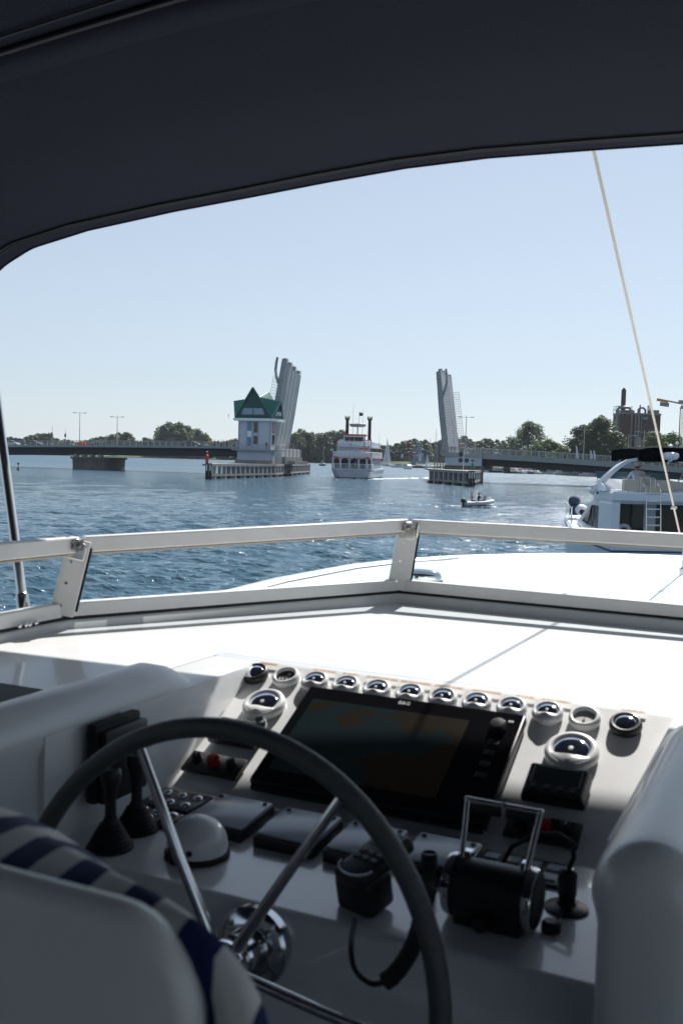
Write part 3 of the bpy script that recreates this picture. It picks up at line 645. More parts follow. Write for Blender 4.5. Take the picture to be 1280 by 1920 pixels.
yy = [(.520, .310, -.33, .06), (.506, .330, -.308, .062), (.508, .346, -.297, .066), (.520, .352, -.292, .078), (.535, .352, -.289, .12), (.555, .350, -.287, .20), (.585, .345, -.287, .29), (.610, .335, -.292, .31), (.628, .305, -.318, .28), (.632, .2, -.42, .19)]
m.loft([rrect(-.63, hw, zt, -.95, r_, y, n=12) for y, hw, zt, r_ in yy]); m.build('cushion', STR, seat, smooth=True, angle=180)
m = MB(); m.box(B(-.63, .80, -.98), (.60, .42, .12), bev=.05, seg=4); m.build('seat_cushion', STR, seat, smooth=True)
m = MB(); m.cyl(B(-.63, .75, -1.30), B(-.63, .75, -1.03), .05, .045, 20); m.build('pedestal', STEEL, seat, smooth=True)
# ================================================================== WATER
WAT = bpy.data.materials.new('water_surface'); WAT.use_nodes = True; n = WAT.node_tree.nodes; l = WAT.node_tree.links; b = n['Principled BSDF']
b.inputs['Base Color'].default_value = (.042, .098, .140, 1); b.inputs['Roughness'].default_value = .06; b.inputs['IOR'].default_value = 1.33
geo = n.new('ShaderNodeNewGeometry')
def wnoise(sc, rot, det, stretch, rough=.55):
    mp = n.new('ShaderNodeMapping'); mp.inputs['Rotation'].default_value = (0, 0, rot); mp.inputs['Scale'].default_value = (sc*stretch, sc, sc)
    t = n.new('ShaderNodeTexNoise'); t.inputs['Scale'].default_value = 1; t.inputs['Detail'].default_value = det; t.inputs['Roughness'].default_value = rough; t.inputs['Distortion'].default_value = .3
    l.new(geo.outputs['Position'], mp.inputs[0]); l.new(mp.outputs[0], t.inputs['Vector']); return t
bump = None
for sc, rot, det, stt, dist, st in ((.85, -.50, 3, .5, .44, 1.0), (2.6, -.38, 3, .55, .20, 1.0), (8.0, -.5, 2, .7, .055, 1.0)):
    t = wnoise(sc, rot, det, stt); bp = n.new('ShaderNodeBump'); bp.inputs['Strength'].default_value = st; bp.inputs['Distance'].default_value = dist
    l.new(t.outputs[0], bp.inputs['Height'])
    if bump: l.new(bump.outputs[0], bp.inputs['Normal'])
    bump = bp
l.new(bump.outputs[0], b.inputs['Normal'])
# the wave slopes too small for the sheet far out act as roughness
vl = n.new('ShaderNodeVectorMath'); vl.operation = 'LENGTH'; l.new(geo.outputs['Position'], vl.inputs[0]); rr_ = n.new('ShaderNodeMapRange'); rr_.interpolation_type = 'SMOOTHSTEP'
rr_.inputs[1].default_value = 90; rr_.inputs[2].default_value = 420; rr_.inputs[3].default_value = .07; rr_.inputs[4].default_value = .36; l.new(vl.outputs['Value'], rr_.inputs[0]); l.new(rr_.outputs[0], b.inputs['Roughness'])
import numpy as np
def water_mesh():
    # open water as one sheet: real wave relief near, flat beyond; grid rows get coarser with distance
    rs = [11.0]
    while rs[-1] < 650: rs.append(rs[-1]+max(.075, rs[-1]**2/15000))
    rs = np.array(rs); A0, A1, NA = radians(-44), radians(42), 1250
    an = np.linspace(A0, A1, NA); Rr, Aa = np.meshgrid(rs, an, indexing='ij'); dr = np.maximum(.075, Rr**2/15000)
    X = Rr*np.sin(Aa); Y = Rr*np.cos(Aa); Z = np.zeros_like(X); rg = np.random.default_rng(4)
    for lam, amp, n_ in ((9, .022, 5), (5, .020, 6), (2.9, .018, 9), (1.7, .017, 12), (1.0, .0105, 14), (.62, .0060, 14), (.4, .0034, 12)):
        for _ in range(n_):
            L_ = lam*rg.uniform(.8, 1.25); th = rg.normal(.12, .55); k = 2*pi/L_; ph = rg.uniform(0, 2*pi); damp = np.clip((L_/(2.3*dr)-1), 0, 1)
            gust = .75+.25*np.sin(X*.05*rg.uniform(.5, 1.5)+Y*.03*rg.uniform(.5, 1.5)+ph)
            s_ = np.sin(k*(X*sin(th)+Y*cos(th))+ph); Z += amp*damp*gust*(s_+.25*s_*s_-.12)
    Z *= np.clip((640-Rr)/120, 0, 1); Z[:, 0] = Z[:, -1] = 0; Z[0] = -.05
    wx = rg0.x*X+hd.x*Y; wy = rg0.y*X+hd.y*Y
    co = np.stack([wx, wy, Z], -1).reshape(-1, 3); nr = len(rs); i = np.arange(nr-1)[:, None]*NA+np.arange(NA-1)[None, :]; i = i.reshape(-1)
    fq = np.stack([i, i+1, i+NA+1, i+NA], -1)
    ex = [LD(-3500, -800, -.35), LD(3500, -800, -.35), LD(3500, 4500, -.35), LD(-3500, 4500, -.35)]; n0 = len(co); co = np.vstack([co, np.array([tuple(p) for p in ex])]); fq = np.vstack([fq, [[n0, n0+1, n0+2, n0+3]]])
    me = bpy.data.meshes.new('water'); me.vertices.add(len(co)); me.vertices.foreach_set('co', co.astype(np.float32).ravel()); me.loops.add(len(fq)*4); me.loops.foreach_set('vertex_index', fq[:, ::-1].astype(np.int32).ravel() if False else fq.astype(np.int32).ravel())
    me.polygons.add(len(fq)); me.polygons.foreach_set('loop_start', np.arange(0, len(fq)*4, 4, dtype=np.int32)); me.polygons.foreach_set('loop_total', np.full(len(fq), 4, dtype=np.int32)); me.update(calc_edges=True); me.validate()
    me.polygons.foreach_set('use_smooth', [True]*len(me.polygons)); me.materials.append(WAT); o = bpy.data.objects.new('water', me); COL.objects.link(o); o['kind'] = 'structure'; return o
water_mesh()
FOAM = mat('foam', (.80, .83, .85), .8, var=.1, vscale=3)
def foam(name, spots, label=None):
    m = MB()
    for (lat, dep, sx, sy) in spots:
        c = LD(lat, dep, .03+random.random()*.04); N = 9; ph = random.random()*6; hh = random.uniform(.03, .12)
        rim = [c + rg0*(sx*cos(2*pi*k/N)*random.uniform(.6, 1.15)) + hd*(sy*sin(2*pi*k/N)*random.uniform(.6, 1.15)) for k in range(N)]
        top = m.b.verts.new(c+Vector((0, 0, hh))); R = [m.b.verts.new(p-Vector((0, 0, .03))) for p in rim]
        for k in range(N): m._f([R[k], R[(k+1) % N], top])
    return m.build(name, FOAM, kind='stuff', smooth=True)
# ================================================================== LAND
GRASS = mat('grass', (.085, .125, .035), .9, var=.45, vscale=.05, bump=.5, bscale=2)
MEADOW = mat('dry_meadow', (.16, .16, .07), .9, var=.3, vscale=.04)
def land(name, pts, h, mt, slope=6.0):
    m = MB(); P = [LD(a, d) for a, d in pts]; cx = sum((p for p in P), Vector((0, 0, 0)))/len(P)
    top = [p + (cx-p).normalized()*slope + Vector((0, 0, h+random.uniform(-.15, .15))) for p in P]
    m.loft([[p-Vector((0, 0, .6)) for p in P], [p+Vector((0, 0, .15)) for p in P], top]); return m.build(name, mt, kind='structure')
land('far_bank', [(-1400, 800), (-600, 830), (-300, 850), (-150, 905), (-60, 930), (0, 900), (40, 850), (110, 830), (240, 690), (420, 640), (1400, 600), (2600, 3600), (-2600, 3600)], 1.1, GRASS)
land('right_bank', [(64, 455), (90, 446), (130, 432), (190, 420), (300, 395), (700, 380), (900, 700), (300, 760), (120, 720)], 1.4, MEADOW)
land('reed_bank', [(20, 782), (44, 756), (58, 752), (80, 760), (90, 800), (60, 830), (20, 820)], 2.6, mat('reed', (.11, .15, .045), .9, var=.4, vscale=.15), 5)
# ================================================================== TREES
def leafmat(name, c1, c2):
    m = bpy.data.materials.new(name); m.use_nodes = True; n = m.node_tree.nodes; l = m.node_tree.links; b = n['Principled BSDF']; b.inputs['Roughness'].default_value = .6
    oi = n.new('ShaderNodeObjectInfo'); tc = n.new('ShaderNodeTexCoord'); t = n.new('ShaderNodeTexNoise'); t.inputs['Scale'].default_value = .5; t.inputs['Detail'].default_value = 4
    l.new(tc.outputs['Object'], t.inputs['Vector']); a = n.new('ShaderNodeMath'); a.operation = 'MULTIPLY_ADD'; a.inputs[1].default_value = .5; l.new(oi.outputs['Random'], a.inputs[0]); l.new(t.outputs[0], a.inputs[2])
    r = n.new('ShaderNodeMapRange'); r.inputs[1].default_value = .4; r.inputs[2].default_value = 1.1; l.new(a.outputs[0], r.inputs[0])
    mx = n.new('ShaderNodeMix'); mx.data_type = 'RGBA'; mx.inputs[6].default_value = (*c1, 1); mx.inputs[7].default_value = (*c2, 1); l.new(r.outputs[0], mx.inputs[0]); l.new(mx.outputs[2], b.inputs['Base Color'])
    tl = n.new('ShaderNodeBsdfTranslucent'); l.new(mx.outputs[2], tl.inputs[0]); ms = n.new('ShaderNodeMixShader'); ms.inputs[0].default_value = .35
    l.new(b.outputs[0], ms.inputs[1]); l.new(tl.outputs[0], ms.inputs[2]); l.new(ms.outputs[0], n['Material Output'].inputs[0]); return m
LF = leafmat('foliage_far', (.075, .105, .06), (.13, .17, .085)); LD_ = leafmat('foliage_dark', (.045, .07, .03), (.08, .12, .045)); LG = leafmat('foliage_light', (.070, .12, .028), (.12, .18, .045)); LP = leafmat('foliage_pale', (.08, .11, .065), (.13, .17, .10))
BARK = mat('bark', (.07, .055, .04), .9, var=.3, vscale=3)
def tree(name, H, W, nclump, nleaf, ls, mt, seed, label, group, base=.18, top=1.0, shape=1.0, loc=None):
    rn = random.Random(seed); t = thing(name, label, 'tree', (0, 0, 0), group=group)
    m = MB(); cl = []
    for k in range(nclump):
        for _ in range(30):
            z = rn.uniform(0, 1); prof = (sin(pi*min(1, (z*.92+.08))**.8))**.6*shape if shape < 1.5 else 1-abs(z-.4)
            a = rn.uniform(0, 2*pi); r = sqrt(rn.random())*prof
            if r < 1: break
        cl.append((Vector((cos(a)*r*W*.5, sin(a)*r*W*.5, H*(base+(1-base)*z*top))), rn.uniform(.10, .2)*min(W, H)*(1.15-.4*z)))
    for c, cr in cl:
        for k in range(nleaf):
            d = Vector((rn.gauss(0, 1), rn.gauss(0, 1), rn.gauss(0, 1))).normalized(); p = c + d*cr*rn.uniform(.55, 1.05)*Vector((1, 1, .8)).length/1.63
            nn = (d + Vector((rn.uniform(-.6, .6), rn.uniform(-.6, .6), rn.uniform(-.3, .9)))).normalized(); u = nn.orthogonal().normalized(); v = nn.cross(u); an = rn.uniform(0, 6.28); u2 = u*cos(an)+v*sin(an); v2 = nn.cross(u2)
            s = ls*rn.uniform(.6, 1.3); m.face([p-u2*s, p-v2*s*.6, p+u2*s, p+v2*s*.6])
    m.build('crown', mt, t, local=True)
    m = MB(); m.tube([(0, 0, -.5), (W*.01, 0, H*.2), (0, W*.02, H*.45), (W*.02, 0, H*.75)], [H*.022, H*.018, H*.013, H*.004], 7)
    for k in range(5):
        a = k*1.3; m.tube([(0, 0, H*(.2+.08*k)), (cos(a)*W*.14, sin(a)*W*.14, H*(.34+.08*k)), (cos(a)*W*.3, sin(a)*W*.3, H*(.45+.08*k))], [H*.009, H*.006, H*.002], 5)
    m.build('trunk', BARK, t, local=True); return t
def where(px): return ('left of both street lamps' if px < 148 else 'between the two street lamps' if px < 217 else 'between the street lamps and bridge house' if px < 445 else 'between left raised leaf and ferry' if px < 620 else 'between ferry and right raised leaf' if px < 830 else 'right of the right raised leaf')
sizes = lambda k: ['tallest', 'tall', 'middling', 'low', 'lowest'][k % 5]
used = {}
def ordi(n): return '%d%s' % (n, 'th' if 10 <= n % 100 <= 20 else {1: 'st', 2: 'nd', 3: 'rd'}.get(n % 10, 'th'))
def plant_row(protos, specs, cat_group, adj):
    first = {}
    for (px, D, H, W, ki, tone) in specs:
        p, pH, pW = protos[ki]
        lat = (px-640)/FPX*D
        sec = where(px) if 'distant' in cat_group else ''; used[cat_group+sec] = c = used.get(cat_group+sec, 0)+1; lab = adj(px, H, W, tone, ordi(c))
        o = p if ki not in first else dup(p)
        first[ki] = 1
        o.location = LD(lat, D, .9); o.rotation_euler = (0, 0, random.uniform(0, 6.28)); o.scale = (W/pW, W/pW, H/pH); o['label'] = lab; o['group'] = cat_group
rn = random.Random(3)
# far tree line: px, distance, height, crown width, prototype
far = []
def hzn(px): return 840+.028*px
def topline(px):      # measured height of the far trees above the horizon line, px
    T = [(0, 14), (20, 18), (40, 14), (52, 22), (90, 24), (110, 16), (150, 14), (170, 20), (225, 30), (235, 32), (250, 18), (275, 22), (290, 12), (305, 44), (340, 46), (365, 44), (380, 30), (395, 20), (440, 24), (545, 32), (575, 34), (600, 32), (620, 40), (640, 30), (722, 22), (740, 24), (755, 32), (775, 34), (800, 32), (830, 34), (850, 40), (880, 36), (905, 36), (940, 32), (960, 20), (1160, 26), (1290, 30)]
    for (a, b), (c, d) in zip(T, T[1:]):
        if a <= px <= c: return b+(d-b)*(px-a)/(c-a)
    return 20
px = -14.0
while px < 1000:
    D = rn.uniform(900, 960) if px < 640 else rn.uniform(860, 930); tl_ = topline(max(px, 0))*rn.uniform(.95, 1.2)
    Hh = 4.6+tl_*D/FPX-.9; far.append((px, D, Hh, rn.uniform(.85, 1.3)*Hh*(.9 if px < 722 else .72), rn.randrange(3) if px < 730 else 3+rn.randrange(2), 0)); px += rn.uniform(5.5, 9.0)*(1.0 if px < 722 else .85)
prs = [(tree('broadleaf_tree', 14, 11, 60, 42, .62, LF, 11, 'x', 'x', .0), 14, 11), (tree('round_tree', 12, 12, 60, 42, .62, LF, 12, 'x', 'x', .0), 12, 12), (tree('shaggy_tree', 15, 10, 54, 42, .62, LD_, 13, 'x', 'x', .0), 15, 10), (tree('poplar_tree', 17, 8, 48, 40, .62, LP, 14, 'x', 'x', .04), 17, 8), (tree('plane_tree', 16, 9, 50, 40, .62, LF, 15, 'x', 'x', .02), 16, 9)]
G1 = 'distant trees along the far shore'
def adj_far(px, H, W, tone, o_):
    kind = 'taller round' if H > 17 else 'mid-height bushy' if H > 11 else 'low bushy'
    return '%s far-shore tree, %s from left, %s' % (kind, o_, where(px))
plant_row(prs, far, G1, adj_far)
# nearer clump behind the raised left leaf and the ferry (darker, bigger)
mid = []
px = 552.0
while px < 640:
    D = rn.uniform(820, 870); Hh = 4.6+rn.uniform(38, 46)*D/FPX; mid.append((px, D, Hh, Hh*.8, rn.randrange(2), 1)); px += 8.5
prm = [(tree('dense_tree', 20, 16, 90, 46, .8, LD_, 21, 'x', 'x', .0), 20, 16), (tree('oak_tree', 20, 17, 90, 46, .8, LF, 22, 'x', 'x', .0), 20, 17)]
plant_row(prm, mid, 'dense dark trees behind the raised left leaf', lambda px, H, W, t, o_: 'dense dark green tree, %s from left in the clump behind the raised left leaf' % o_)
# right-hand trees, each its own
rt_specs = [('loose_tree', 985, 462, 21, 21, 'big loose grey-green tree right of the raised right leaf, sky showing through its crown', LP, 60, 60, .55, .10),
 ('bushy_tree', 1022, 440, 13.0, 15, 'lower bright green bushy tree just right of the loose grey-green tree', LG, 44, 60, .5, .0),
 ('bushy_tree', 1003, 430, 10.5, 12, 'small bright green tree in front of the loose grey-green tree', LG, 40, 60, .5, .0),
 ('bushy_tree', 1050, 430, 10.5, 12, 'small round green tree left of the two tall dark trees', LG, 40, 60, .5, .0),
 ('dark_tree', 1088, 405, 18.5, 14.5, 'tall dark green tree with a notched top left of the brick plant', LD_, 60, 64, .5, .05),
 ('dark_tree', 1120, 398, 21.5, 15.5, 'tallest dark green tree standing directly left of the brick plant', LD_, 70, 64, .5, .05),
 ('dark_tree', 1148, 392, 15.5, 12, 'lower dark tree in front of the brick plant corner', LD_, 50, 60, .5, .0),
 ('green_tree', 1222, 420, 16.5, 15, 'leafy mid-green tree in front of the brick plant right half', LG, 56, 60, .5, .0),
 ('green_tree', 1252, 430, 17, 15, 'leafy mid-green tree between the brick plant and the crane mast', LG, 56, 60, .5, .0),
 ('green_tree', 1290, 420, 13, 14, 'leafy mid-green tree at the right edge behind the crane mast', LG, 50, 60, .5, .0),
 ('shrub', 1178, 400, 7, 10, 'low dark shrub below the brick plant beside the silo', LD_, 30, 50, .45, .0),
 ('shrub', 1200, 405, 7, 10, 'low green shrub below the brick plant right of the silo', LG, 30, 50, .45, .0)]
for k, (nm, px, D, H, W, lb, mt_, nc, nl, ls, bs) in enumerate(rt_specs):
    t = tree(nm, H, W*1.12, int(nc*1.9), int(nl*1.25), ls*.92, mt_, 40+k, lb, 'trees on the right bank', bs); t.location = LD((px-640)/FPX*D, D, 1.2)
    if k == 0:
        pass
# ================================================================== PEOPLE
SKIN = mat('skin', (.42, .24, .16), .6); HAIR = mat('dark_hair', (.03, .02, .015), .8)
CL = {k: mat('cloth_'+k, c, .85) for k, c in {'white': (.62, .63, .66), 'black': (.012, .012, .014), 'navy': (.02, .03, .08), 'red': (.40, .03, .03), 'yellow': (.60, .42, .04), 'grey': (.18, .19, .2), 'pink': (.5, .25, .25), 'denim': (.06, .09, .16), 'orange': (.55, .18, .04), 'khaki': (.25, .2, .12)}.items()}
def figure(name, joints, bones, zone, mats, parent, sub=1):
    """one continuous skinned body; zone maps the nearest bone to a material slot"""
    me = bpy.data.meshes.new('t'); names = list(joints); ix = {k: i for i, k in enumerate(names)}
    me.from_pydata([joints[k][0] for k in names], [(ix[a], ix[b]) for a, b in bones], [])
    o = bpy.data.objects.new('t', me); COL.objects.link(o); sk = o.modifiers.new('s', 'SKIN'); sk.use_smooth_shade = True
    for k in names:
        r = joints[k][1]; r = (r, r) if not isinstance(r, tuple) else r; me.skin_vertices[0].data[ix[k]].radius = r
    me.skin_vertices[0].data[ix['pelvis']].use_root = True
    ss = o.modifiers.new('u', 'SUBSURF'); ss.levels = sub; ss.render_levels = sub
    bpy.context.view_layer.update(); ev = o.evaluated_get(bpy.context.evaluated_depsgraph_get()); nm = bpy.data.meshes.new_from_object(ev); bpy.data.objects.remove(o)
    nm.name = name; nm.materials.clear()
    for q in mats: nm.materials.append(q)
    for p in nm.polygons:
        c = p.center; best = None
        for (a, b) in bones:
            A = Vector(joints[a][0]); B_ = Vector(joints[b][0]); d = B_-A; tt = max(0, min(1, (c-A).dot(d)/max(d.length_squared, 1e-9))); q = (c-A-d*tt).length
            if best is None or q < best[0]: best = (q, (a, b))
        p.material_index = zone(best[1], c); p.use_smooth = True
    o = bpy.data.objects.new(name, nm); COL.objects.link(o); o.parent = parent; return o
def standing(walk=.0, armf=.1):
    J = {'pelvis': ((0, 0, .95), .14), 'waist': ((0, 0, 1.10), .125), 'chest': ((0, 0, 1.32), (.17, .12)), 'neck': ((0, 0, 1.48), .055), 'headb': ((0, -.01, 1.56), .075), 'head': ((0, -.01, 1.66), .085)}
    for s, n_ in ((-1, 'l'), (1, 'r')):
        w_ = walk*s
        J['hip'+n_] = ((s*.09, 0, .88), .095); J['knee'+n_] = ((s*.10, -w_*.5-.01, .48), .058); J['ank'+n_] = ((s*.10, -w_+.02, .08), .042); J['toe'+n_] = ((s*.11, -w_-.14, .035), .035)
        J['sh'+n_] = ((s*.19, 0, 1.42), .055); J['el'+n_] = ((s*.25, .02+armf*w_, 1.14), .040); J['wr'+n_] = ((s*.24, -armf, .90), .028); J['hand'+n_] = ((s*.235, -armf-.03, .80), .032)
    Bn = [('pelvis', 'waist'), ('waist', 'chest'), ('chest', 'neck'), ('neck', 'headb'), ('headb', 'head')]
    for n_ in 'lr': Bn += [('pelvis', 'hip'+n_), ('hip'+n_, 'knee'+n_), ('knee'+n_, 'ank'+n_), ('ank'+n_, 'toe'+n_), ('chest', 'sh'+n_), ('sh'+n_, 'el'+n_), ('el'+n_, 'wr'+n_), ('wr'+n_, 'hand'+n_)]
    return J, Bn
def zstand(b, c):
    k = b[0]+b[1]
    if 'hand' in k or 'head' in k or ('neck' in k and c.z > 1.49): return 2
    if 'knee' in k or 'hip' in k or 'ank' in k or 'toe' in k: return 1 if c.z > .06 else 3
    if ('wr' in k) : return 2
    return 0
def person(label, top, bottom, loc, rz, walk=0., group=None, hair=HAIR, scale=1.0):
    t = thing('person', label, 'person', loc, (0, 0, rz), group); t.scale = (scale,)*3
    J, Bn = standing(walk); figure('body', J, Bn, zstand, [CL[top], CL[bottom], SKIN, CL['black']], t)
    m = MB(); m.sph((0, .008, 1.69), .098, 12, 8, (1, 1.08, .95), z0=-.15); m.build('hair', hair, t, smooth=True, local=True); return t
# ================================================================== BRIDGE
AX = radians(17.5); CA, SA = cos(AX), sin(AX)
def BS(s, t, z): return LD(4.25+CA*s+SA*t, 220.5-SA*s+CA*t, z)
def sAt(px, t):
    k = (px-640)/FPX; return (k*(220.5+CA*t)-4.25-SA*t)/(CA+k*SA)
BRZ = YAW-AX       # world heading of the bridge axis
def railz(s): return 7.75-((1.4e-4 if s < 2 else 4.8e-4)*(s-2)**2 if s < 70 else 2.22+.03*(s-70))
def deckz(s): return railz(s)-1.30
CONC = mat('concrete', (.24, .24, .23), .85, var=.25, vscale=.8, bump=.3, bscale=6)
CONCD = mat('stained_concrete', (.13, .13, .12), .85, var=.35, vscale=.6)
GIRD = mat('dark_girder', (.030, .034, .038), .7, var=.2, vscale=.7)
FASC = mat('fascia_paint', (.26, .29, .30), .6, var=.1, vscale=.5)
RAILM = mat('galvanised', (.42, .43, .44), .45, .3, var=.1, vscale=3)
ASPH = mat('asphalt', (.05, .05, .052), .9, var=.2, vscale=2)
WALL = mat('bluish_cladding', (.44, .50, .58), .55, var=.06, vscale=.5)
WALLD = mat('panel_joint', (.20, .23, .27), .6)
PALE = mat('pale_steel', (.50, .51, .51), .6, var=.14, vscale=.35)
PALED = mat('grey_steel', (.27, .29, .31), .6, var=.1, vscale=.35)
def strip(s0, s1, t0, t1, zt, zb, step=4):
    m = MB(); n = max(2, int(abs(s1-s0)/step)+1); R = []
    for i in range(n):
        s = s0+(s1-s0)*i/(n-1); R.append([BS(s, t0, zt(s)), BS(s, t1, zt(s)), BS(s, t1, zb(s)), BS(s, t0, zb(s))])
    m.loft(R); return m
def railing(s0, s1, t, h=1.28, base=None, step=1.6):
    m = MB(); base = base or deckz; n = int(abs(s1-s0)/step)
    for i in range(n+1):
        s = s0+(s1-s0)*i/n; z = base(s); c = BS(s, t, z+h/2); m.box(c, (.07 if i % 3 else .12, .07, h), Matrix.Rotation(BRZ, 3, 'Z'))
    for k, (f, r) in enumerate(((1.0, .045), (.78, .02), (.56, .02), (.34, .02), (.12, .02))):
        m.tube([BS(s0+(s1-s0)*i/12, t, base(s0+(s1-s0)*i/12)+h*f) for i in range(13)], r, 5)
    return m
def span(label, s0, s1, fd, gd):
    c = BS((s0+s1)/2, 6, 3); b = thing('bridge_span', label, 'bridge', c, (0, 0, BRZ))
    strip(s0, s1, .25, 11.75, lambda s: deckz(s)-.02, lambda s: deckz(s)-.35).build('deck', ASPH, b)
    strip(s0, s1, 0, .25, lambda s: deckz(s)+.05, lambda s: deckz(s)-fd).build('fascia', FASC, b)
    strip(s0, s1, 11.75, 12, lambda s: deckz(s)+.05, lambda s: deckz(s)-fd).build('fascia', FASC, b)
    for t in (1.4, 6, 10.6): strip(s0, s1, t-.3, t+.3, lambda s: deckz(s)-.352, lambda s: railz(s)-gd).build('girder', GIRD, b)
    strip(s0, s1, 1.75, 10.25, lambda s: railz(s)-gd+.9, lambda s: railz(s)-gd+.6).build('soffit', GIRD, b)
    railing(s0, s1, .12).build('railing', RAILM, b); railing(s0, s1, 11.9).build('railing', RAILM, b)
    strip(s0, s1, 2.7, 2.9, lambda s: deckz(s)+.12, lambda s: deckz(s)-.01).build('kerb', CONC, b)
    return b
span('long low road bridge span left of the green-roofed bridge house', -150, -20.6, .35, 3.45)
span('road bridge span running right from the right raised leaf behind the white yacht', 19.3, 170, 1.0, 3.75)
# left pier in the water
sp = sAt(180, 5); pr = thing('bridge_pier', 'squat dark concrete pier standing in the water under the left span', 'pier', BS(sp, 6, 0), (0, 0, BRZ))
def oval(s, hs, t0, t1, z, n=7):
    out = []
    for k in range(n+1): a = pi+pi*k/n; out.append(BS(s+hs*cos(a), t0+1.6+1.6*sin(a), z))
    for k in range(n+1): a = pi*k/n; out.append(BS(s+hs*cos(a), t1-1.6+1.6*sin(a), z))
    return out
m = MB(); m.loft([oval(sp, 4.9, .4, 11.6, -1), oval(sp, 4.95, .3, 11.7, 2.5)]); m.build('shaft', CONCD, pr)
m = MB(); m.loft([oval(sp, 5.3, -.1, 12.1, 2.503), oval(sp, 5.3, -.1, 12.1, 3.05)]); m.build('cap', CONCD, pr)
for ds in (-3.4, -1.1, 1.1, 3.4):
    m = MB(); m.box(BS(sp+ds, 1.2, 3.36), (.9, .9, .62), Matrix.Rotation(BRZ, 3, 'Z')); m.build('bearing', CONC, pr)
# ---------------------------------------------------------------- bascule leaves
def leaf(sign, hinge_s, tilt, Ln, Lf, label):
    """a along the leaf, b across the bridge (0..12), c towards its underside"""
    ca, sa_ = cos(tilt), sin(tilt); hz = 6.0; root = thing('bascule_leaf', label, 'bridge leaf', BS(hinge_s, 6, hz-1), (0, 0, BRZ))
    def L(a, b, c): return BS(hinge_s+sign*(a*ca+c*sa_), b, hz+a*sa_-c*ca)
    le = lambda b: Ln+(Lf-Ln)*b/12
    def slab(b0, b1, c0, c1, a0=-1.5, f=1.0, c1t=None):
        m = MB(); c1t = c1 if c1t is None else c1t; R = []
        for a_, k in ((a0, 0), (.5, 0), (1, 1)):
            R.append([L(a_ if k == 0 and a_ < 0 else (le(b0)*f*(a_ if k or a_ == .5 else 0) if a_ >= 0 else a_), b0, c0), L(a_ if a_ < 0 else le(b1)*f*a_, b1, c0), L(a_ if a_ < 0 else le(b1)*f*a_, b1, c1t if k else c1), L(a_ if a_ < 0 else le(b0)*f*a_, b0, c1t if k else c1)])
        m.loft(R); return m
    slab(0, 12, 0, .28).build('deck_plate', PALED, root)
    slab(.3, 3.3, .283, 1.15, f=.97, c1t=.85).build('box_girder', PALED, root)
    slab(3.31, 11.6, .283, .9, f=.97, c1t=.66).build('soffit', PALE, root)
    for i, b in enumerate((-.02, 3.35, 5.6, 8.0, 10.3, 11.62)):
        g = slab(b, b+.26, .284, 1.02 if i else 1.3, f=.985, c1t=.78 if i else .95); g.build('girder', PALE if i else PALED, root)
    for k in range(0):
        a = 2.2+k*2.7; m = MB()
        for b0, b1 in ((.72, 2.88), (3.22, 5.58), (5.92, 8.28), (8.62, 11.28)): m.loft([[L(a, b0, .285), L(a, b1, .285), L(a, b1, .55), L(a, b0, .55)], [L(a+.15, b0, .285), L(a+.15, b1, .285), L(a+.15, b1, .55), L(a+.15, b0, .55)]])
        m.build('crossbeam', PALED, root)
    for a in (3.5, 8, 12.5, 16.5):      # small ledges on the outer girder
        m = MB(); m.loft([[L(a, -.85, .3), L(a, .34, .3), L(a, .34, 1.2), L(a, -.3, .9)], [L(a+.12, -.85, .3), L(a+.12, .34, .3), L(a+.12, .34, 1.2), L(a+.12, -.3, .9)]]); m.build('ledge', PALE, root)
    for b in (.1, 11.9):
        m = MB(); n = 24; l_ = le(b)*.80
        for i in range(n+1):
            a = 1+(l_-1)*i/n; m.cyl(L(a, b, 0), L(a, b, -1.35), .035, seg=4)
        for c in (-1.35, -.95, -.55, -.2): m.cyl(L(1, b, c), L(l_, b, c), .04 if c < -1.3 else .022, seg=4)
        m.build('railing', RAILM, root)
        if b > 1: continue
        m = MB(); top = le(b); pts = [(top+.1, -1.05), (top+.05, -1.4), (top-1.2, -1.45), (top-2.8, -1.35), (top-4.4, -.8), (top-5.8, -.05), (top-4.6, -.05), (top-4.0, -.45), (top-2.8, -.9), (top-1.2, -1.05)]
        m.loft([[L(a, b-.3, c) for a, c in pts], [L(a, b+.3, c) for a, c in pts]]); m.build('tip_bracket', PALED, root)
    for b in (1.2, 4.2, 7.2, 10.6):
        m = MB(); m.loft([[L(le(b)*.985, b, -.05), L(le(b)*.985, b+1.1, -.05), L(le(b)*.985, b+1.1, .85), L(le(b)*.985, b, .85)], [L(le(b)+.45, b, -.05), L(le(b)+.45, b+1.1, -.05), L(le(b)+.45, b+1.1, .6), L(le(b)+.45, b, .6)]]); m.build('lock_bar', PALED, root)
    m = MB(); m.loft([[L(a, b, c) for a, c in ((-1.5, -.2), (.3, -.2), (.3, 1.6), (-1.0, 1.8), (-1.8, 1.2))] for b in (.0, 12)]); m.build('hinge_block', CONC, root)
    return root
leaf(1, sAt(513, 0)-2.3, radians(80.5), 20.9, 18.4, 'left raised bascule leaf seen from below, its ribbed underside facing the channel')
leaf(-1, sAt(838, 0), radians(82), 18.2, 17.6, 'right raised bascule leaf with its grey flank towards us and railings on its back')
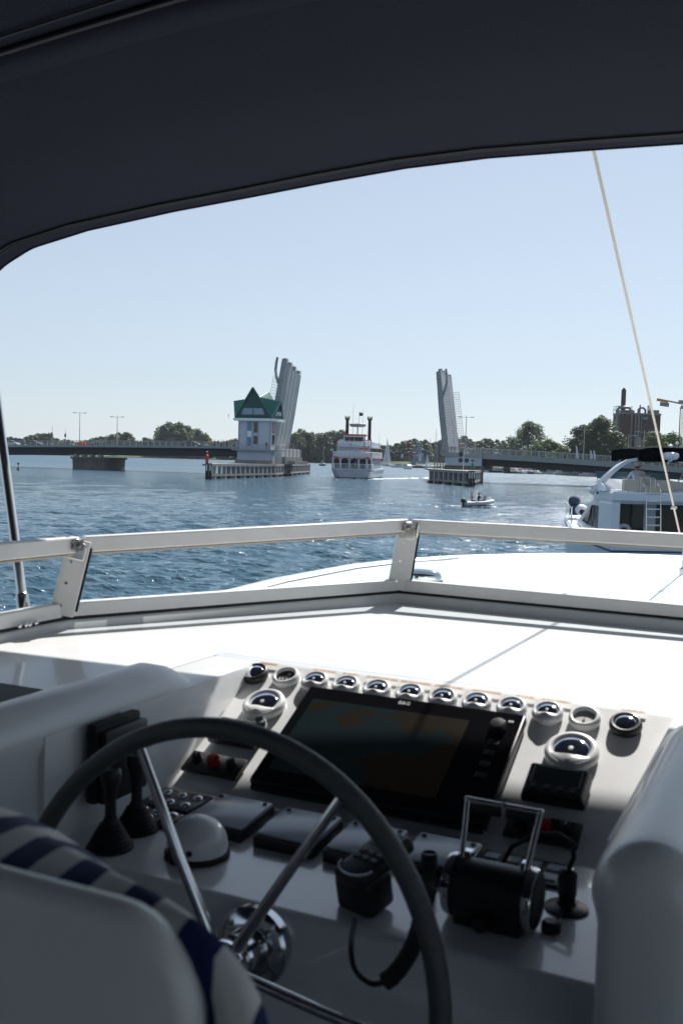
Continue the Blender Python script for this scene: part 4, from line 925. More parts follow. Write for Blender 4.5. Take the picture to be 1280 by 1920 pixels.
# ---------------------------------------------------------------- bridge house (control tower)
tw = thing('bridge_house', 'bridge keeper house with green star-gabled roof standing left of the raised leaf', 'bridge house', BS(-22.5, -3.5, 2.8), (0, 0, BRZ))
TS0, TS1, TT0, TT1 = -27.1, -19.4, -6.2, -3.6
def sbox(s0, s1, t0, t1, z0, z1):
    m = MB(); m.loft([[BS(s0, t0, z), BS(s1, t0, z), BS(s1, t1, z), BS(s0, t1, z)] for z in (z0, z1)]); return m
sbox(TS0, TS1, TT0, TT1, 5.9, 12.2).build('wall', WALL, tw)
sbox(TS0+.6, TS1-1.5, TT1, -.8, 3.5, 12.2).build('rear_wall', WALL, tw)
sbox(TS0-.6, TS1+.2, TT0-.3, TT1+.3, 2.8, 3.5).build('plinth', CONC, tw)
sbox(TS0-.15, TS1+.05, TT0-.05, TT1, 3.5, 5.52).build('base', WALL, tw)
sbox(TS0-1.0, TS1+2.4, TT0-1.3, TT1+.6, 5.55, 5.88).build('balcony', FASC, tw)
m = MB()
P_ = [(TS0-.9, TT0-1.2), (TS1+2.3, TT0-1.2), (TS1+2.3, TT1+.5)]
for (a, b), (c, d) in zip(P_, P_[1:]):
    n_ = int(sqrt((c-a)**2+(d-b)**2)/1.1)
    for i in range(n_+1):
        s, t = a+(c-a)*i/n_, b+(d-b)*i/n_; m.cyl(BS(s, t, 5.88), BS(s, t, 7.0), .035, seg=4)
    for z in (7.0, 6.7, 6.4, 6.1): m.cyl(BS(a, b, z), BS(c, d, z), .04 if z == 7 else .02, seg=4)
m.build('railing', RAILM, tw)
for s in (TS0+1.95, TS0+3.35, TS0+4.75): sbox(s, s+.09, TT0-.04, TT0, 5.9, 12.15).build('joint', WALLD, tw)
for s in (TS0, TS1-.2): sbox(s, s+.2, TT0-.07, TT0-.001, 5.9, 12.15).build('corner_trim', WALLD, tw)
BLU = mat('blue_panel', (.12, .22, .36), .4); FRB = mat('rust_frame', (.16, .08, .05), .6); WREF = mat('window_reflect', (.02, .025, .03), .05)
for z0, z1 in ((10.0, 12.0), (6.6, 8.6)): sbox(TS0+2.2, TS0+3.15, TT0-.05, TT0-.002, z0, z1).build('blue_panel', BLU, tw)
sbox(TS0+2.2, TS0+3.15, TT0-.05, TT0-.002, 8.65, 9.95).build('pale_panel', WHITE, tw)
def twin(s0, s1, z0, z1):
    f = sbox(s0, s1, TT0-.09, TT0-.002, z0, z1).build('window', FRB, tw)
    sbox(s0+.14, s1-.14, TT0-.10, TT0-.091, z0+.14, (z0+z1)/2-.05).build('pane', WREF, f); sbox(s0+.14, s1-.14, TT0-.10, TT0-.091, (z0+z1)/2+.1, z1-.14).build('pane', WREF, f)
twin(TS0+3.7, TS0+4.6, 9.6, 12.0); twin(TS0+3.7, TS0+4.6, 7.0, 8.9)
for z0 in (7.0, 9.7):
    m = MB(); m.loft([[BS(TS1+.002, TT0+1.0, z), BS(TS1+.08, TT0+1.0, z), BS(TS1+.08, TT0+2.3, z), BS(TS1+.002, TT0+2.3, z)] for z in (z0, z0+2.2)]); f = m.build('window', FRB, tw)
    m = MB(); m.loft([[BS(TS1+.081, TT0+1.15, z), BS(TS1+.09, TT0+1.15, z), BS(TS1+.09, TT0+2.15, z), BS(TS1+.081, TT0+2.15, z)] for z in (z0+.15, z0+2.05)]); m.build('pane', WREF, f)
sbox(TS0-.9, TS1+.9, TT0-.9, TT0+6.2, 12.2, 12.75).build('cornice', WHITE, tw)
GRN = mat('green_copper', (.012, .14, .118), .42, var=.15, vscale=.6); GRND = mat('green_dark', (.009, .06, .054), .5, var=.1); GRNL = mat('green_standing_seam', (.07, .25, .20), .4, var=.1)
cs_, ct_ = (TS0+TS1)/2, TT0+2.7; hs_, ht_ = 4.3, 3.5
def RT(s, t, z): return BS(cs_+s, ct_+t, z)
C_ = [RT(-hs_, -ht_, 13.0), RT(hs_, -ht_, 13.0), RT(hs_, ht_, 13.0), RT(-hs_, ht_, 13.0)]
AP = [RT(.1, -ht_-.9, 19.5), RT(hs_+1.25, -1.0, 16.6), RT(.3, ht_+.9, 19.0), RT(-hs_-1.45, -1.0, 16.6)]; PK = RT(0, 0, 17.6)
rf = MB()
for i in range(4):
    A0 = AP[i]; A1 = AP[(i+1) % 4]; Cc = C_[(i+1) % 4]
    rf.face([Cc, A0, PK]); rf.face([Cc, PK, A1])
ro = rf.build('roof', GRN, tw); ro.modifiers.new('t', 'SOLIDIFY').thickness = .12
sk_ = MB(); sk_.loft([[RT(-hs_-.15, -ht_-.15, 12.752), RT(hs_+.15, -ht_-.15, 12.752), RT(hs_+.15, ht_+.15, 12.752), RT(-hs_-.15, ht_+.15, 12.752)], C_]); sk_.build('eaves_skirt', GRN, tw)
for i in range(4):
    A0 = AP[i]; c0 = C_[i]; c1 = C_[(i+1) % 4]; inn = (c0+c1)/2 + (RT(0, 0, 13)-(c0+c1)/2)*.10; inn.z = 13.6
    g = MB(); g.face([c0.lerp(inn, .06), c1.lerp(inn, .06), A0.lerp(RT(0, 0, 15), .10)]); gb = g.build('gable', GRND, tw); gb.modifiers.new('t', 'SOLIDIFY').thickness = .1
    r_ = MB(); r_.cyl(c0, A0, .22, .16, 6); r_.cyl(c1, A0, .22, .16, 6); r_.build('verge', GRN if i % 2 == 0 else GRNL, tw)
# glass band of the lookout inside the front and channel-side gables
def band(i, z0, z1, w0, w1, out):
    A0 = AP[i]; c0 = C_[i]; c1 = C_[(i+1) % 4]; mid = (c0+c1)/2; ax = (c1-c0).normalized(); nn = (mid-RT(0, 0, 13)); nn.z = 0; nn.normalize()
    def pt(u, z): 
        k = (z-13.0)/(A0.z-13.0); q = mid.lerp(A0, k); return Vector((q.x, q.y, z)) + ax*u + nn*out
    m = MB(); m.loft([[pt(-w0, z0), pt(w0, z0), pt(w1, z1), pt(-w1, z1)], [p+nn*.08 for p in (pt(-w0, z0), pt(w0, z0), pt(w1, z1), pt(-w1, z1))]]); f = m.build('lookout_window', mat('lookout_glass', (.30, .38, .46), .08, .6) if 'lookout_glass' not in bpy.data.materials else bpy.data.materials['lookout_glass'], tw)
    for u in (-.08,):
        m = MB(); m.loft([[pt(-.09, z0)+nn*.082, pt(.09, z0)+nn*.082, pt(.09, z1)+nn*.082, pt(-.09, z1)+nn*.082], [p+nn*.12 for p in (pt(-.09, z0), pt(.09, z0), pt(.09, z1), pt(-.09, z1))]]); m.build('mullion', GRND, f)
band(0, 13.55, 14.95, 2.75, 2.25, .02); band(1, 13.5, 14.4, 1.9, 1.3, .02)
m = MB(); m.cyl(RT(-hs_-1.2, -ht_-1.0, 12.6), RT(-hs_-1.2, -ht_-1.0, 13.3), .05, seg=6); m.sph(RT(-hs_-1.2, -ht_-1.0, 13.35), .16, 8, 6); m.build('lantern', WHITE, tw)
# right abutment house
ab = thing('bridge_abutment', 'pale blue-grey block under the deck beside the right raised leaf', 'bridge abutment', BS(22.5, 6, 2.7), (0, 0, BRZ))
sa0, sa1 = sAt(831, -.4), sAt(899, -.4)
sbox(sa0, sa1, -.4, 12.4, 3.6, 5.55).build('wall', WALL, ab)
sbox(sa0-.1, sa1+.6, -.7, 12.7, 2.75, 3.6).build('plinth', CONCD, ab)
sbox(sa0-.8, sa1, -1.0, 12.7, 5.552, 6.2).build('cornice', FASC, ab)
railing(sa0-.7, sa1, -.9, 1.25, base=lambda s: 6.2, step=1.2).build('railing', RAILM, ab)
for s in (sa0-2.6, sa0-1.3):
    m = MB(); m.cyl(BS(s, 1, 2.7), BS(s, 1, 8.6), .12, seg=6); m.cyl(BS(s, 4, 2.7), BS(s, 4, 8.6), .12, seg=6); m.cyl(BS(s, 1, 6), BS(s, 4, 6), .08, seg=5); m.build('frame_post', PALED, ab)
# ---------------------------------------------------------------- fenders (timber and concrete guide walls)
PILE = mat('weathered_pile', (.33, .35, .37), .8, var=.3, vscale=1.2); BEAM = mat('top_beam', (.25, .23, .21), .85, var=.3, vscale=.7); TAR = mat('tarred_timber', (.012, .013, .014), .75, var=.3, vscale=2)
def fender(label, segs, plate, root_at, caisson):
    f = thing('guide_wall', label, 'guide wall', root_at)
    def lerp2(a, b, k): return (a[0]+(b[0]-a[0])*k, a[1]+(b[1]-a[1])*k)
    for a, b, gap, closed in segs:
        Lg = sqrt((b[0]-a[0])**2+(b[1]-a[1])**2); ang = YAW+atan2(b[1]-a[1], b[0]-a[0]); R = Matrix.Rotation(ang, 3, 'Z'); mid = lerp2(a, b, .5)
        m = MB(); m.box(LD(*mid, 2.53), (Lg+.4, .7, .50), R); m.build('top_beam', BEAM, f)
        m = MB(); m.box(LD(*mid, .66), (Lg+.3, .62, .40), R); m.build('lower_beam', BEAM, f)
        n_ = int(Lg/gap)
        for i in range(n_+1):
            p = lerp2(a, b, i/n_); m = MB(); m.box(LD(p[0], p[1], 1.1), (.62, .55, 2.35), R)
            m.build('pile', PILE, f)
            if i % 2 == 0: m = MB(); m.box(LD(p[0], p[1], -.4), (1.3, .8, 1.6), R); m.build('footing', TAR, f)
        if closed:
            nn = R @ Vector((0, .32, 0)); m = MB(); m.box(LD(*mid, 1.55)+nn, (Lg, .12, 1.5), R); m.build('infill_panel', PALED, f)
    m = MB(); m.b.verts.ensure_lookup_table(); P = [LD(a, d) for a, d in plate]
    m.loft([[p+Vector((0, 0, 2.40)) for p in P], [p+Vector((0, 0, 2.74)) for p in P]]); m.build('platform', CONC, f)
    m = MB(); m.loft([[p+Vector((0, 0, z)) for p in [LD(a, d) for a, d in caisson]] for z in (-1, 2.38)]); m.build('caisson', CONCD, f)
    return f
fender('long guide wall on piles below the green-roofed bridge house', [((-24.6, 184), (-14.8, 216), 2.3, False), ((-14.8, 216), (-9, 268), 3.4, True)],
       [(-24.6, 184), (-14.8, 216), (-9, 268), (-22, 270), (-27, 220), (-25.9, 184)], LD(-16, 225), [(-21.5, 208), (-16, 214.5), (-14.9, 221), (-10, 262), (-22, 266), (-26, 216)])
fender('shorter guide wall on piles below the right raised leaf', [((17.9, 202.5), (23.2, 182), 2.5, False), ((23.2, 182), (30.3, 217), 3.0, True)],
       [(17.9, 202.5), (23.2, 182), (30.3, 217), (32, 236), (19.5, 238)], LD(24, 212), [(19.8, 203), (24.2, 195), (29.4, 216), (31, 234), (20.5, 236)])
lb_ = thing('bridge_abutment', 'pale concrete block carrying the hinge of the left raised leaf behind the bridge house', 'bridge abutment', BS(-21, 6, 2.75), (0, 0, BRZ))
sbox(-23.4, -19.2, .4, 12.2, 2.75, 6.3).build('wall', PALE, lb_); sbox(-19.2, -18.4, .8, 12.0, 2.75, 4.4).build('plinth', CONC, lb_)
for t_ in (1.5, 4, 6.5, 9, 11.5): sbox(-18.9, -18.6, t_, t_+.15, 4.4, 6.2).build('guard_post', RAILM, lb_)
sbox(-18.2, -16.6, 2, 11, 2.75, 3.5).build('machine_block', CONC, None, label='concrete machine block at the foot of the left raised leaf', cat='machine block')
REDP = mat('red_paint', (.50, .045, .02), .5, var=.1); GRNP = mat('green_paint', (.02, .17, .09), .5)
def dolphin(label, px, yb, D, n, wpx):
    c = G(px, yb, D); c.z = 0; t = thing('mooring_post', label, 'mooring post', c); w_ = wpx/FPX*D
    for i in range(n):
        off = rg0*((i-(n-1)/2)*w_/n)
        m = MB(); m.cyl(c+off-Vector((0, 0, 1)), c+off+Vector((0, 0, 2.9)), w_/n*.46, seg=10); p = m.build('post', TAR, t, smooth=True)
        m = MB(); m.box(c+off-hd*(w_/n*.47)+Vector((0, 0, 2.1)), (w_/n*.30, .06, 1.15), Matrix.Rotation(YAW, 3, 'Z')); m.build('white_band', WHITE, p)
    return t, c
t, c = dolphin('black post cluster with white stripes at the left tip of the left guide wall', 391, 898, 181, 2, 13)
m = MB(); m.lathe([(.30, 2.9), (.30, 4.3), (.12, 4.5), (.12, 4.75), (.2, 4.8), (.2, 5.0), (.02, 5.1)], c-rg0*.35, seg=12)
m.build('channel_beacon', REDP, None, smooth=True, label='small red beacon on the black posts of the left guide wall', cat='beacon')
t, c = dolphin('black post cluster with white stripes at the near tip of the right guide wall', 883, 913, 179, 3, 13)
m = MB(); m.lathe([(.50, 3.15), (.05, 4.5)], c+rg0*.1, seg=14); m.lathe([(.05, 2.8), (.05, 4.9)], c+rg0*.1, seg=8); bo = m.build('channel_beacon', GRNP, None, smooth=False, label='green cone beacon on the black posts of the right guide wall', cat='beacon')
m = MB(); m.lathe([(.03, 4.55), (.30, 4.70), (.30, 4.85), (.03, 4.9)], c+rg0*.1, seg=12); m.build('topmark', TAR, bo)
# signal mast with three blue discs
c = G(868, 880, 196); c.z = 2.7; sg = thing('signal_mast', 'white signal mast with three dark blue round lamps on the right guide wall', 'signal', c)
m = MB(); m.cyl(c, c+Vector((0, 0, 3.9)), .07, seg=8); m.cyl(c-rg0*.8+Vector((0, 0, 3.3)), c+rg0*1.0+Vector((0, 0, 3.3)), .05, seg=6); m.cyl(c-rg0*.9+Vector((0, 0, 2.1)), c+rg0*.9+Vector((0, 0, 2.1)), .05, seg=6); m.build('mast', WHITE, sg)
for dx, dz in ((-.62, 3.2), (-.66, 2.0), (.52, 2.0)):
    m = MB(); q = c+rg0*dx-hd*.15+Vector((0, 0, dz)); m.lathe([(.42, 0), (.42, .10)], q, -hd, 18); o = m.build('signal_disc', TAR, sg)
    m = MB(); m.lathe([(.33, .10), (.33, .13)], q, -hd, 16); m.build('lens', mat('blue_lens', (.02, .06, .14), .3) if 'blue_lens' not in bpy.data.materials else bpy.data.materials['blue_lens'], o)
    m = MB(); m.lathe([(.44, .1), (.44, .45), (.42, .45), (.42, .1)], q, -hd, 16, cap=False); m.build('visor', TAR, o)
# ---------------------------------------------------------------- street lamps
def lamp(px, t, hgt, label, s=None):
    s = sAt(px, t) if s is None else s; c = BS(s, t, deckz(s)); L_ = thing('street_lamp', label, 'street lamp', c, (0, 0, YAW), 'double-armed street lamps on the bridge')
    m = MB(); m.cyl((0, 0, 0), (0, 0, hgt), .11, .06, 8); m.build('pole', RAILM, L_, local=True, smooth=True)
    for sg_ in (-1, 1):
        m = MB(); m.cyl((0, 0, hgt-.5), (sg_*1.0, 0, hgt-.42), .035, seg=6); m.build('arm', RAILM, L_, local=True)
        m = MB(); m.box((sg_*1.35, 0, hgt-.38), (.85, .3, .16), bev=.05); m.build('lamp_head', PALED, L_, local=True)
    return L_
lamp(147, 11.5, 9.0, 'taller-looking double-armed street lamp left, above the squat pier')
lamp(217, 11.5, 7.9, 'double-armed street lamp between the squat pier and the bridge house')
lamp(868, 11.6, 8.6, 'double-armed street lamp just right of the right raised leaf'); lamp(871, 11.6, 7.0, 'shorter double-armed lamp close behind the one right of the right raised leaf', s=sAt(868, 11.6)+26)
lamp(1172, 11.6, 6.4, 'double-armed street lamp in front of the left half of the brick plant'); lamp(1201, 11.6, 7.4, 'double-armed street lamp in front of the right half of the brick plant')
def sigpole(px, t, h, label, head=True):
    s = sAt(px, t); c = BS(s, t, deckz(s)); o = thing('traffic_signal' if head else 'mast', label, 'signal' if head else 'mast', c, (0, 0, YAW))
    m = MB(); m.cyl((0, 0, 0), (0, 0, h), .07, .04, 6); m.build('pole', RAILM, o, local=True)
    m = MB(); m.box((-.12, 0, h*.62), (.36, .3, .9), bev=.04); m.build('signal_head', TAR, o, local=True)
sigpole(96, 11, 5.2, 'thin pole with a dark signal head left of the first street lamp'); sigpole(121, 11, 4.6, 'thin pole with a dark signal head nearer the first street lamp')
s = sAt(161, 3); m = MB(); m.box(BS(s, 1.0, deckz(s)+.55), (1.9, .5, .8), Matrix.Rotation(BRZ, 3, 'Z'), .08); m.box(BS(s, 1.0, deckz(s)+.08), (2.0, .8, .16), Matrix.Rotation(BRZ, 3, 'Z'))
m.build('road_barrier', mat('orange_plastic', (.75, .14, .02), .5), None, label='orange plastic barrier on the bridge footway beside the first street lamp', cat='barrier')
# ---------------------------------------------------------------- cars
def car(px, t, col, label, L_=4.5):
    s = sAt(px, t); c = BS(s, t, deckz(s)); o = thing('parked_car', label, 'car', c, (0, 0, BRZ), 'cars waiting on the bridge'); cm = mat('car_paint', col, .3, coat=.6)
    side = [(-L_/2, .35), (-L_/2+.02, .72), (-L_/2+.3, .92), (-L_*.28, 1.0), (L_*.20, 1.0), (L_*.42, .86), (L_/2-.05, .68), (L_/2, .4), (L_/2-.1, .25), (-L_/2+.1, .25)]
    m = MB(); m.loft([[Vector((x*k, y, z)) for x, z in side] for y, k in ((-.86, .97), (-.8, 1), (.8, 1), (.86, .97))]); m.build('body', cm, o, local=True, smooth=True, angle=30)
    cab = [(-L_*.40, .98), (-L_*.30, 1.40), (-.1, 1.48), (.35, 1.42), (L_*.24, .98)]
    m = MB(); m.loft([[Vector((x*k, y, z)) for x, z in cab] for y, k in ((-.74, .94), (-.62, 1), (.62, 1), (.74, .94))]); cb = m.build('cabin', WIN, o, local=True, smooth=True, angle=30)
    m = MB(); m.loft([[Vector((x, y, z+.015)) for x, z in ((-L_*.28, 1.42), (-.1, 1.485), (.3, 1.44), (.3, 1.40), (-L_*.28, 1.38))] for y in (-.6, .6)]); m.build('roof', cm, cb, local=True)
    for x in (-L_*.31, L_*.31):
        for y in (-.82, .82):
            m = MB(); m.lathe([(.31, -.1), (.31, .1)], (x, y, .31), (0, 1, 0), 14); wq = m.build('wheel', RUBBER, o, local=True)
            m = MB(); m.lathe([(.17, .1), (.17, .115)], (x, y, .31), (0, 1 if y > 0 else -1, 0), 10); m.build('rim', STEEL, wq, local=True)
    for y in (-.6, .6):
        m = MB(); m.box((L_/2-.04, y, .66), (.06, .3, .14), bev=.02); m.build('headlight', CHROME, o, local=True)
car(20, 4.2, (.45, .47, .50), 'silver car on the bridge at the left edge, nearest the canopy pole'); car(61, 4.2, (.10, .12, .14), 'dark grey car following the silver car on the bridge', 5.0); car(358, 6, (.02, .02, .025), 'black car on the bridge left of the crowd', 4.6)
# ---------------------------------------------------------------- people on the bridge
def walker(px, t, top, bot, label, rz=None, dz=0, walk=.12, z=None):
    s = sAt(px, t); person(label, top, bot, BS(s, t, (deckz(s) if z is None else z)+dz), BRZ+(rz if rz is not None else pi/2), walk, 'people on the bridge')
walker(222, 1.2, 'black', 'denim', 'person in black on the footway by the second street lamp')
walker(267, 1.2, 'navy', 'black', 'left one of two people standing midway on the left span'); walker(280, 1.2, 'black', 'black', 'right one of two people standing midway on the left span', walk=.02)
crowd = [(374, 'navy', 'black', 'walker in navy at the left end of the crowd'), (388, 'yellow', 'khaki', 'leftmost person in yellow in the bridge crowd'), (392, 'yellow', 'denim', 'person in yellow right beside the leftmost yellow one in the crowd'), (399, 'orange', 'black', 'person in orange in the middle of the bridge crowd'), (406, 'navy', 'grey', 'person in navy right of the orange one in the crowd'), (412, 'white', 'black', 'person in white in the bridge crowd'), (417, 'pink', 'denim', 'person in pink in the bridge crowd'), (422, 'red', 'black', 'person in red in the bridge crowd'), (429, 'grey', 'khaki', 'person in grey right of the red one'), (437, 'khaki', 'black', 'person in khaki nearest the bridge house')]
for k, (px, a, b, lb) in enumerate(crowd): walker(px, 1.0+.5*(k % 3), a, b, lb, rz=pi/2+k*.7, walk=.05)
s = sAt(496, -7); person('person in dark clothes standing on the balcony of the bridge house', 'black', 'grey', BS(s, -6.9, 5.88), BRZ, .03)
for k, (px, a, b, lb) in enumerate(((836, 'black', 'denim', 'person in black leftmost at the railing by the right leaf'), (842, 'navy', 'black', 'person in navy at the railing by the right leaf'), (848, 'red', 'grey', 'person in red at the railing by the right leaf'), (864, 'orange', 'black', 'person in orange at the railing right of the right leaf'))):
    s = sAt(px, .3); person(lb, a, b, BS(s, .3, 6.2), BRZ+pi*.1*k, .02, 'people on the bridge')
for px, a, b, lb in ((1001, 'black', 'navy', 'lone dark-clothed walker on the right bridge span'), (1054, 'grey', 'black', 'lone grey-clothed walker on the right bridge span')): walker(px, 1.2, a, b, lb)
# feather flags on the bridge rail
for px, h, lb in ((1076, 3.0, 'tall white feather flag on the right bridge span'), (1103, 2.2, 'left one of two short white banners on the right bridge span'), (1109, 2.2, 'right one of two short white banners on the right bridge span')):
    s = sAt(px, .1); c = BS(s, -.05, deckz(s)); o = thing('flag', lb, 'flag', c, (0, 0, YAW))
    m = MB(); m.cyl((0, 0, 0), (-.2, 0, h), .03, seg=6); m.build('pole', RAILM, o, local=True)
    m = MB(); P = [(-.03, .4), (.42, .25), (.30, h*.55), (.05, h*.95), (-.19, h*.98)]; m.loft([[Vector((x, y+.05*sin(z*3), z)) for x, z in P] for y in (-.02, .02)]); m.build('cloth', CL['white'], o, local=True)
# ================================================================== PADDLE FERRY
FW = mat('ferry_white', (.58, .62, .68), .5, var=.08, vscale=1.5); FR = mat('ferry_red', (.48, .05, .06), .5); FD = mat('ferry_dark', (.015, .017, .02), .4); FG = mat('ferry_panel', (.30, .34, .40), .5, var=.1)
fD = 219; fa = radians(7.5)
fc = LD((655-640)/FPX*fD, fD, 0); fy = thing('paddle_ferry', 'white triple-deck excursion ferry with twin black crowned funnels and red awnings', 'ferry', fc, (0, 0, YAW-fa))
def fb(name, mt, fn, par=None, **k): m = MB(); fn(m); return m.build(name, mt, par or fy, local=True, **k)
def deckring(z, w0, w1, y0, y1, r=1.2): return [Vector(p) for p in ((-w0, y0+r, z), (-w0*.7, y0+r*.2, z), (0, y0, z), (w0*.7, y0+r*.2, z), (w0, y0+r, z), (w1, y0+6, z), (w1, y1, z), (-w1, y1, z), (-w1, y0+6, z))]
fb('hull', FW, lambda m: m.loft([deckring(-1, 2.6, 4.2, 1.6, 27), deckring(.15, 3.6, 4.5, .8, 27.5), deckring(1.6, 4.3, 4.7, .1, 28), deckring(2.2, 4.45, 4.75, 0, 28.2)]))
fb('boot_top', FD, lambda m: m.loft([deckring(-.4, 3.37, 4.42, 1.0, 27.4), deckring(.28, 3.72, 4.57, .68, 27.6)]))
fb('rubbing_strake', FG, lambda m: m.loft([deckring(1.75, 4.48, 4.82, -.05, 28.1), deckring(1.9, 4.5, 4.84, -.07, 28.2)]))
def frail(m, w_, y0, y1, z, h, n=10):
    P = [(-w_, y1), (-w_, y0+1.2), (-w_*.7, y0+.2), (0, y0), (w_*.7, y0+.2), (w_, y0+1.2), (w_, y1)]
    for (a, b), (c, d) in zip(P, P[1:]):
        k = max(2, int(sqrt((a-c)**2+(b-d)**2)/.8))
        for i in range(k): m.cyl((a+(c-a)*i/k, b+(d-b)*i/k, z), (a+(c-a)*i/k, b+(d-b)*i/k, z+h), .035, seg=4)
        for f in (1, .75, .5, .25): m.cyl((a, b, z+h*f), (c, d, z+h*f), .05 if f == 1 else .03, seg=4)
fb('bow_rail', WHITE, lambda m: frail(m, 4.4, .1, 6, 2.2, 1.05))
# lower saloon: dark interior, white arches, red valances
fb('saloon', FD, lambda m: m.box((0, 15.5, 3.4), (8.0, 24, 2.35)))
fb('foredeck', FG, lambda m: m.box((0, 4, 2.22), (8.2, 6, .06)))
for i, x in enumerate((-4.25, -2.55, -.55, 1.55, 3.35, 4.35)):
    fb('column', FW, lambda m, x=x: m.box((x, 1.6, 3.4), (.28 if i in (0, 5) else .34, .34, 2.4)))
for x0, x1 in ((-4.1, -2.72), (-2.38, -.72), (-.38, 1.38), (1.72, 3.2), (3.5, 4.22)):
    def arch_(m, x0=x0, x1=x1):
        N = 8; c = (x0+x1)/2; hw = (x1-x0)/2; top = [(x0, 4.6), (x1, 4.6)]
        R0 = [(c-hw*cos(pi*k/N), 3.85+.62*sin(pi*k/N)) for k in range(N+1)]
        for k in range(N):
            (a, z0), (b, z1) = R0[k], R0[k+1]; m.loft([[Vector((a, y, z0)), Vector((b, y, z1)), Vector((b, y, 4.6)), Vector((a, y, 4.6))] for y in (1.45, 1.62)])
    fb('arch', FW, arch_)
for x0, x1 in ((-3.9, -2.6), (-2.1, -.4), (.3, 2.1), (2.6, 3.9)): fb('red_awning', FR, lambda m, x0=x0, x1=x1: m.loft([[Vector(p) for p in ((x0, 1.0, 4.5), (x1, 1.0, 4.5), (x1, 1.4, 4.95), (x0, 1.4, 4.95))], [Vector(p) for p in ((x0, .95, 4.4), (x1, .95, 4.4), (x1, 1.4, 4.7), (x0, 1.4, 4.7))]]))
for k in range(11): fb('side_window', FG, lambda m, k=k: m.box((4.1, 5.2+k*2, 3.4), (.12, 1.5, 2.0)))
fb('side_trim', FR, lambda m: m.box((4.45, 16, 4.62), (.3, 22, .14)))
fb('deck', FW, lambda m: m.loft([deckring(4.62, 4.3, 4.5, .9, 28), deckring(4.78, 4.3, 4.5, .9, 28)]))
fb('deck_rail', WHITE, lambda m: frail(m, 4.35, 1.0, 27, 4.78, 1.15))
fb('deck_panel', FW, lambda m: m.box((0, 1.35, 5.25), (7.4, .08, .9)))
fb('middle_saloon', FG, lambda m: m.box((-.8, 14, 5.9), (5.6, 16, 2.2))); fb('middle_front', FW, lambda m: m.box((-1.0, 5.9, 5.95), (6.0, .16, 2.3)))
fb('upper_deck', FW, lambda m: m.loft([deckring(7.05, 3.9, 4.2, 3.2, 26), deckring(7.2, 3.9, 4.2, 3.2, 26)])); fb('upper_rail', WHITE, lambda m: frail(m, 3.9, 3.3, 26, 7.2, 1.1)); fb('upper_panel', FW, lambda m: m.box((-.9, 3.6, 7.6), (5.2, .1, .85)))
fb('red_trim', FR, lambda m: m.box((2.4, 3.4, 6.7), (1.9, .5, .22)))
fb('bridge_wing', FW, lambda m: m.box((0, 8.2, 8.0), (7.0, 3.0, 1.5)))
wh_ = fb('wheelhouse', FW, lambda m: m.box((-.2, 7.5, 8.5), (4.6, 3.2, 2.3)))
for x in (-1.75, -.65, .45, 1.4): fb('window', FD, lambda m, x=x: m.box((x, 5.86, 8.75), (1.0, .06, 1.1)), par=wh_)
fb('roof', FR, lambda m: m.box((-.2, 7.5, 9.78), (5.2, 3.8, .32)), par=wh_)
fb('canopy_disc', FG, lambda m: m.lathe([(.4, -.35), (1.5, -.3), (1.9, 0), (1.9, .35), (1.7, .42), (.1, .5)], (.1, 10, 12.0), seg=20))
fb('canopy_leg', FD, lambda m: m.cyl((.1, 10, 9.9), (.1, 10, 11.8), .12, seg=6))
for x in (-2.25, 2.9):
    fu = fb('funnel', FD, lambda m, x=x: m.cyl((x, 9.5, 7.2), (x, 9.5, 13.3), .40, .36, 12), smooth=True)
    def crown(m, x=x):
        for k in range(8):
            a = 2*pi*k/8; p = Vector((x+.38*cos(a), 9.5+.38*sin(a), 13.3)); q = Vector((x+.58*cos(a), 9.5+.58*sin(a), 14.2)); m.cyl(p, q, .16, .02, 4)
        m.lathe([(.38, 13.2), (.46, 13.35), (.40, 13.55)], (x, 9.5, 0), seg=12)
    fb('crown', mat('crown_brass', (.10, .09, .05), .5, .3) if 'crown_brass' not in bpy.data.materials else bpy.data.materials['crown_brass'], crown, par=fu)
for x, y, z0, h in ((-1.0, 10, 9.9, 7), (1.2, 10, 9.9, 6.2), (-4.2, 20, 7.2, 3.6), (4.0, 22, 7.2, 3.5)): fb('aerial', FG, lambda m, x=x, y=y, z0=z0, h=h: m.cyl((x, y, z0), (x, y, z0+h), .05, .02, 5))
fb('flag_staff', FD, lambda m: m.cyl((.35, 10.2, 12.3), (.35, 10.2, 15.2), .035, seg=5))
fb('flag', mat('dark_flag', (.05, .05, .06), .8), lambda m: m.loft([[Vector((.4+u*.85, 10.2+.08*sin(u*5)+d, z)) for u, z in ((0, 15.1), (.5, 15.0), (1, 14.9), (1, 14.3), (.5, 14.25), (0, 14.2))] for d in (-.015, .015)]))
fb('life_ring', FR, lambda m: m.tube([(-.6+.22*cos(a), 3.45, 7.62+.22*sin(a)) for a in [2*pi*k/12 for k in range(12)]], .07, 6, True))
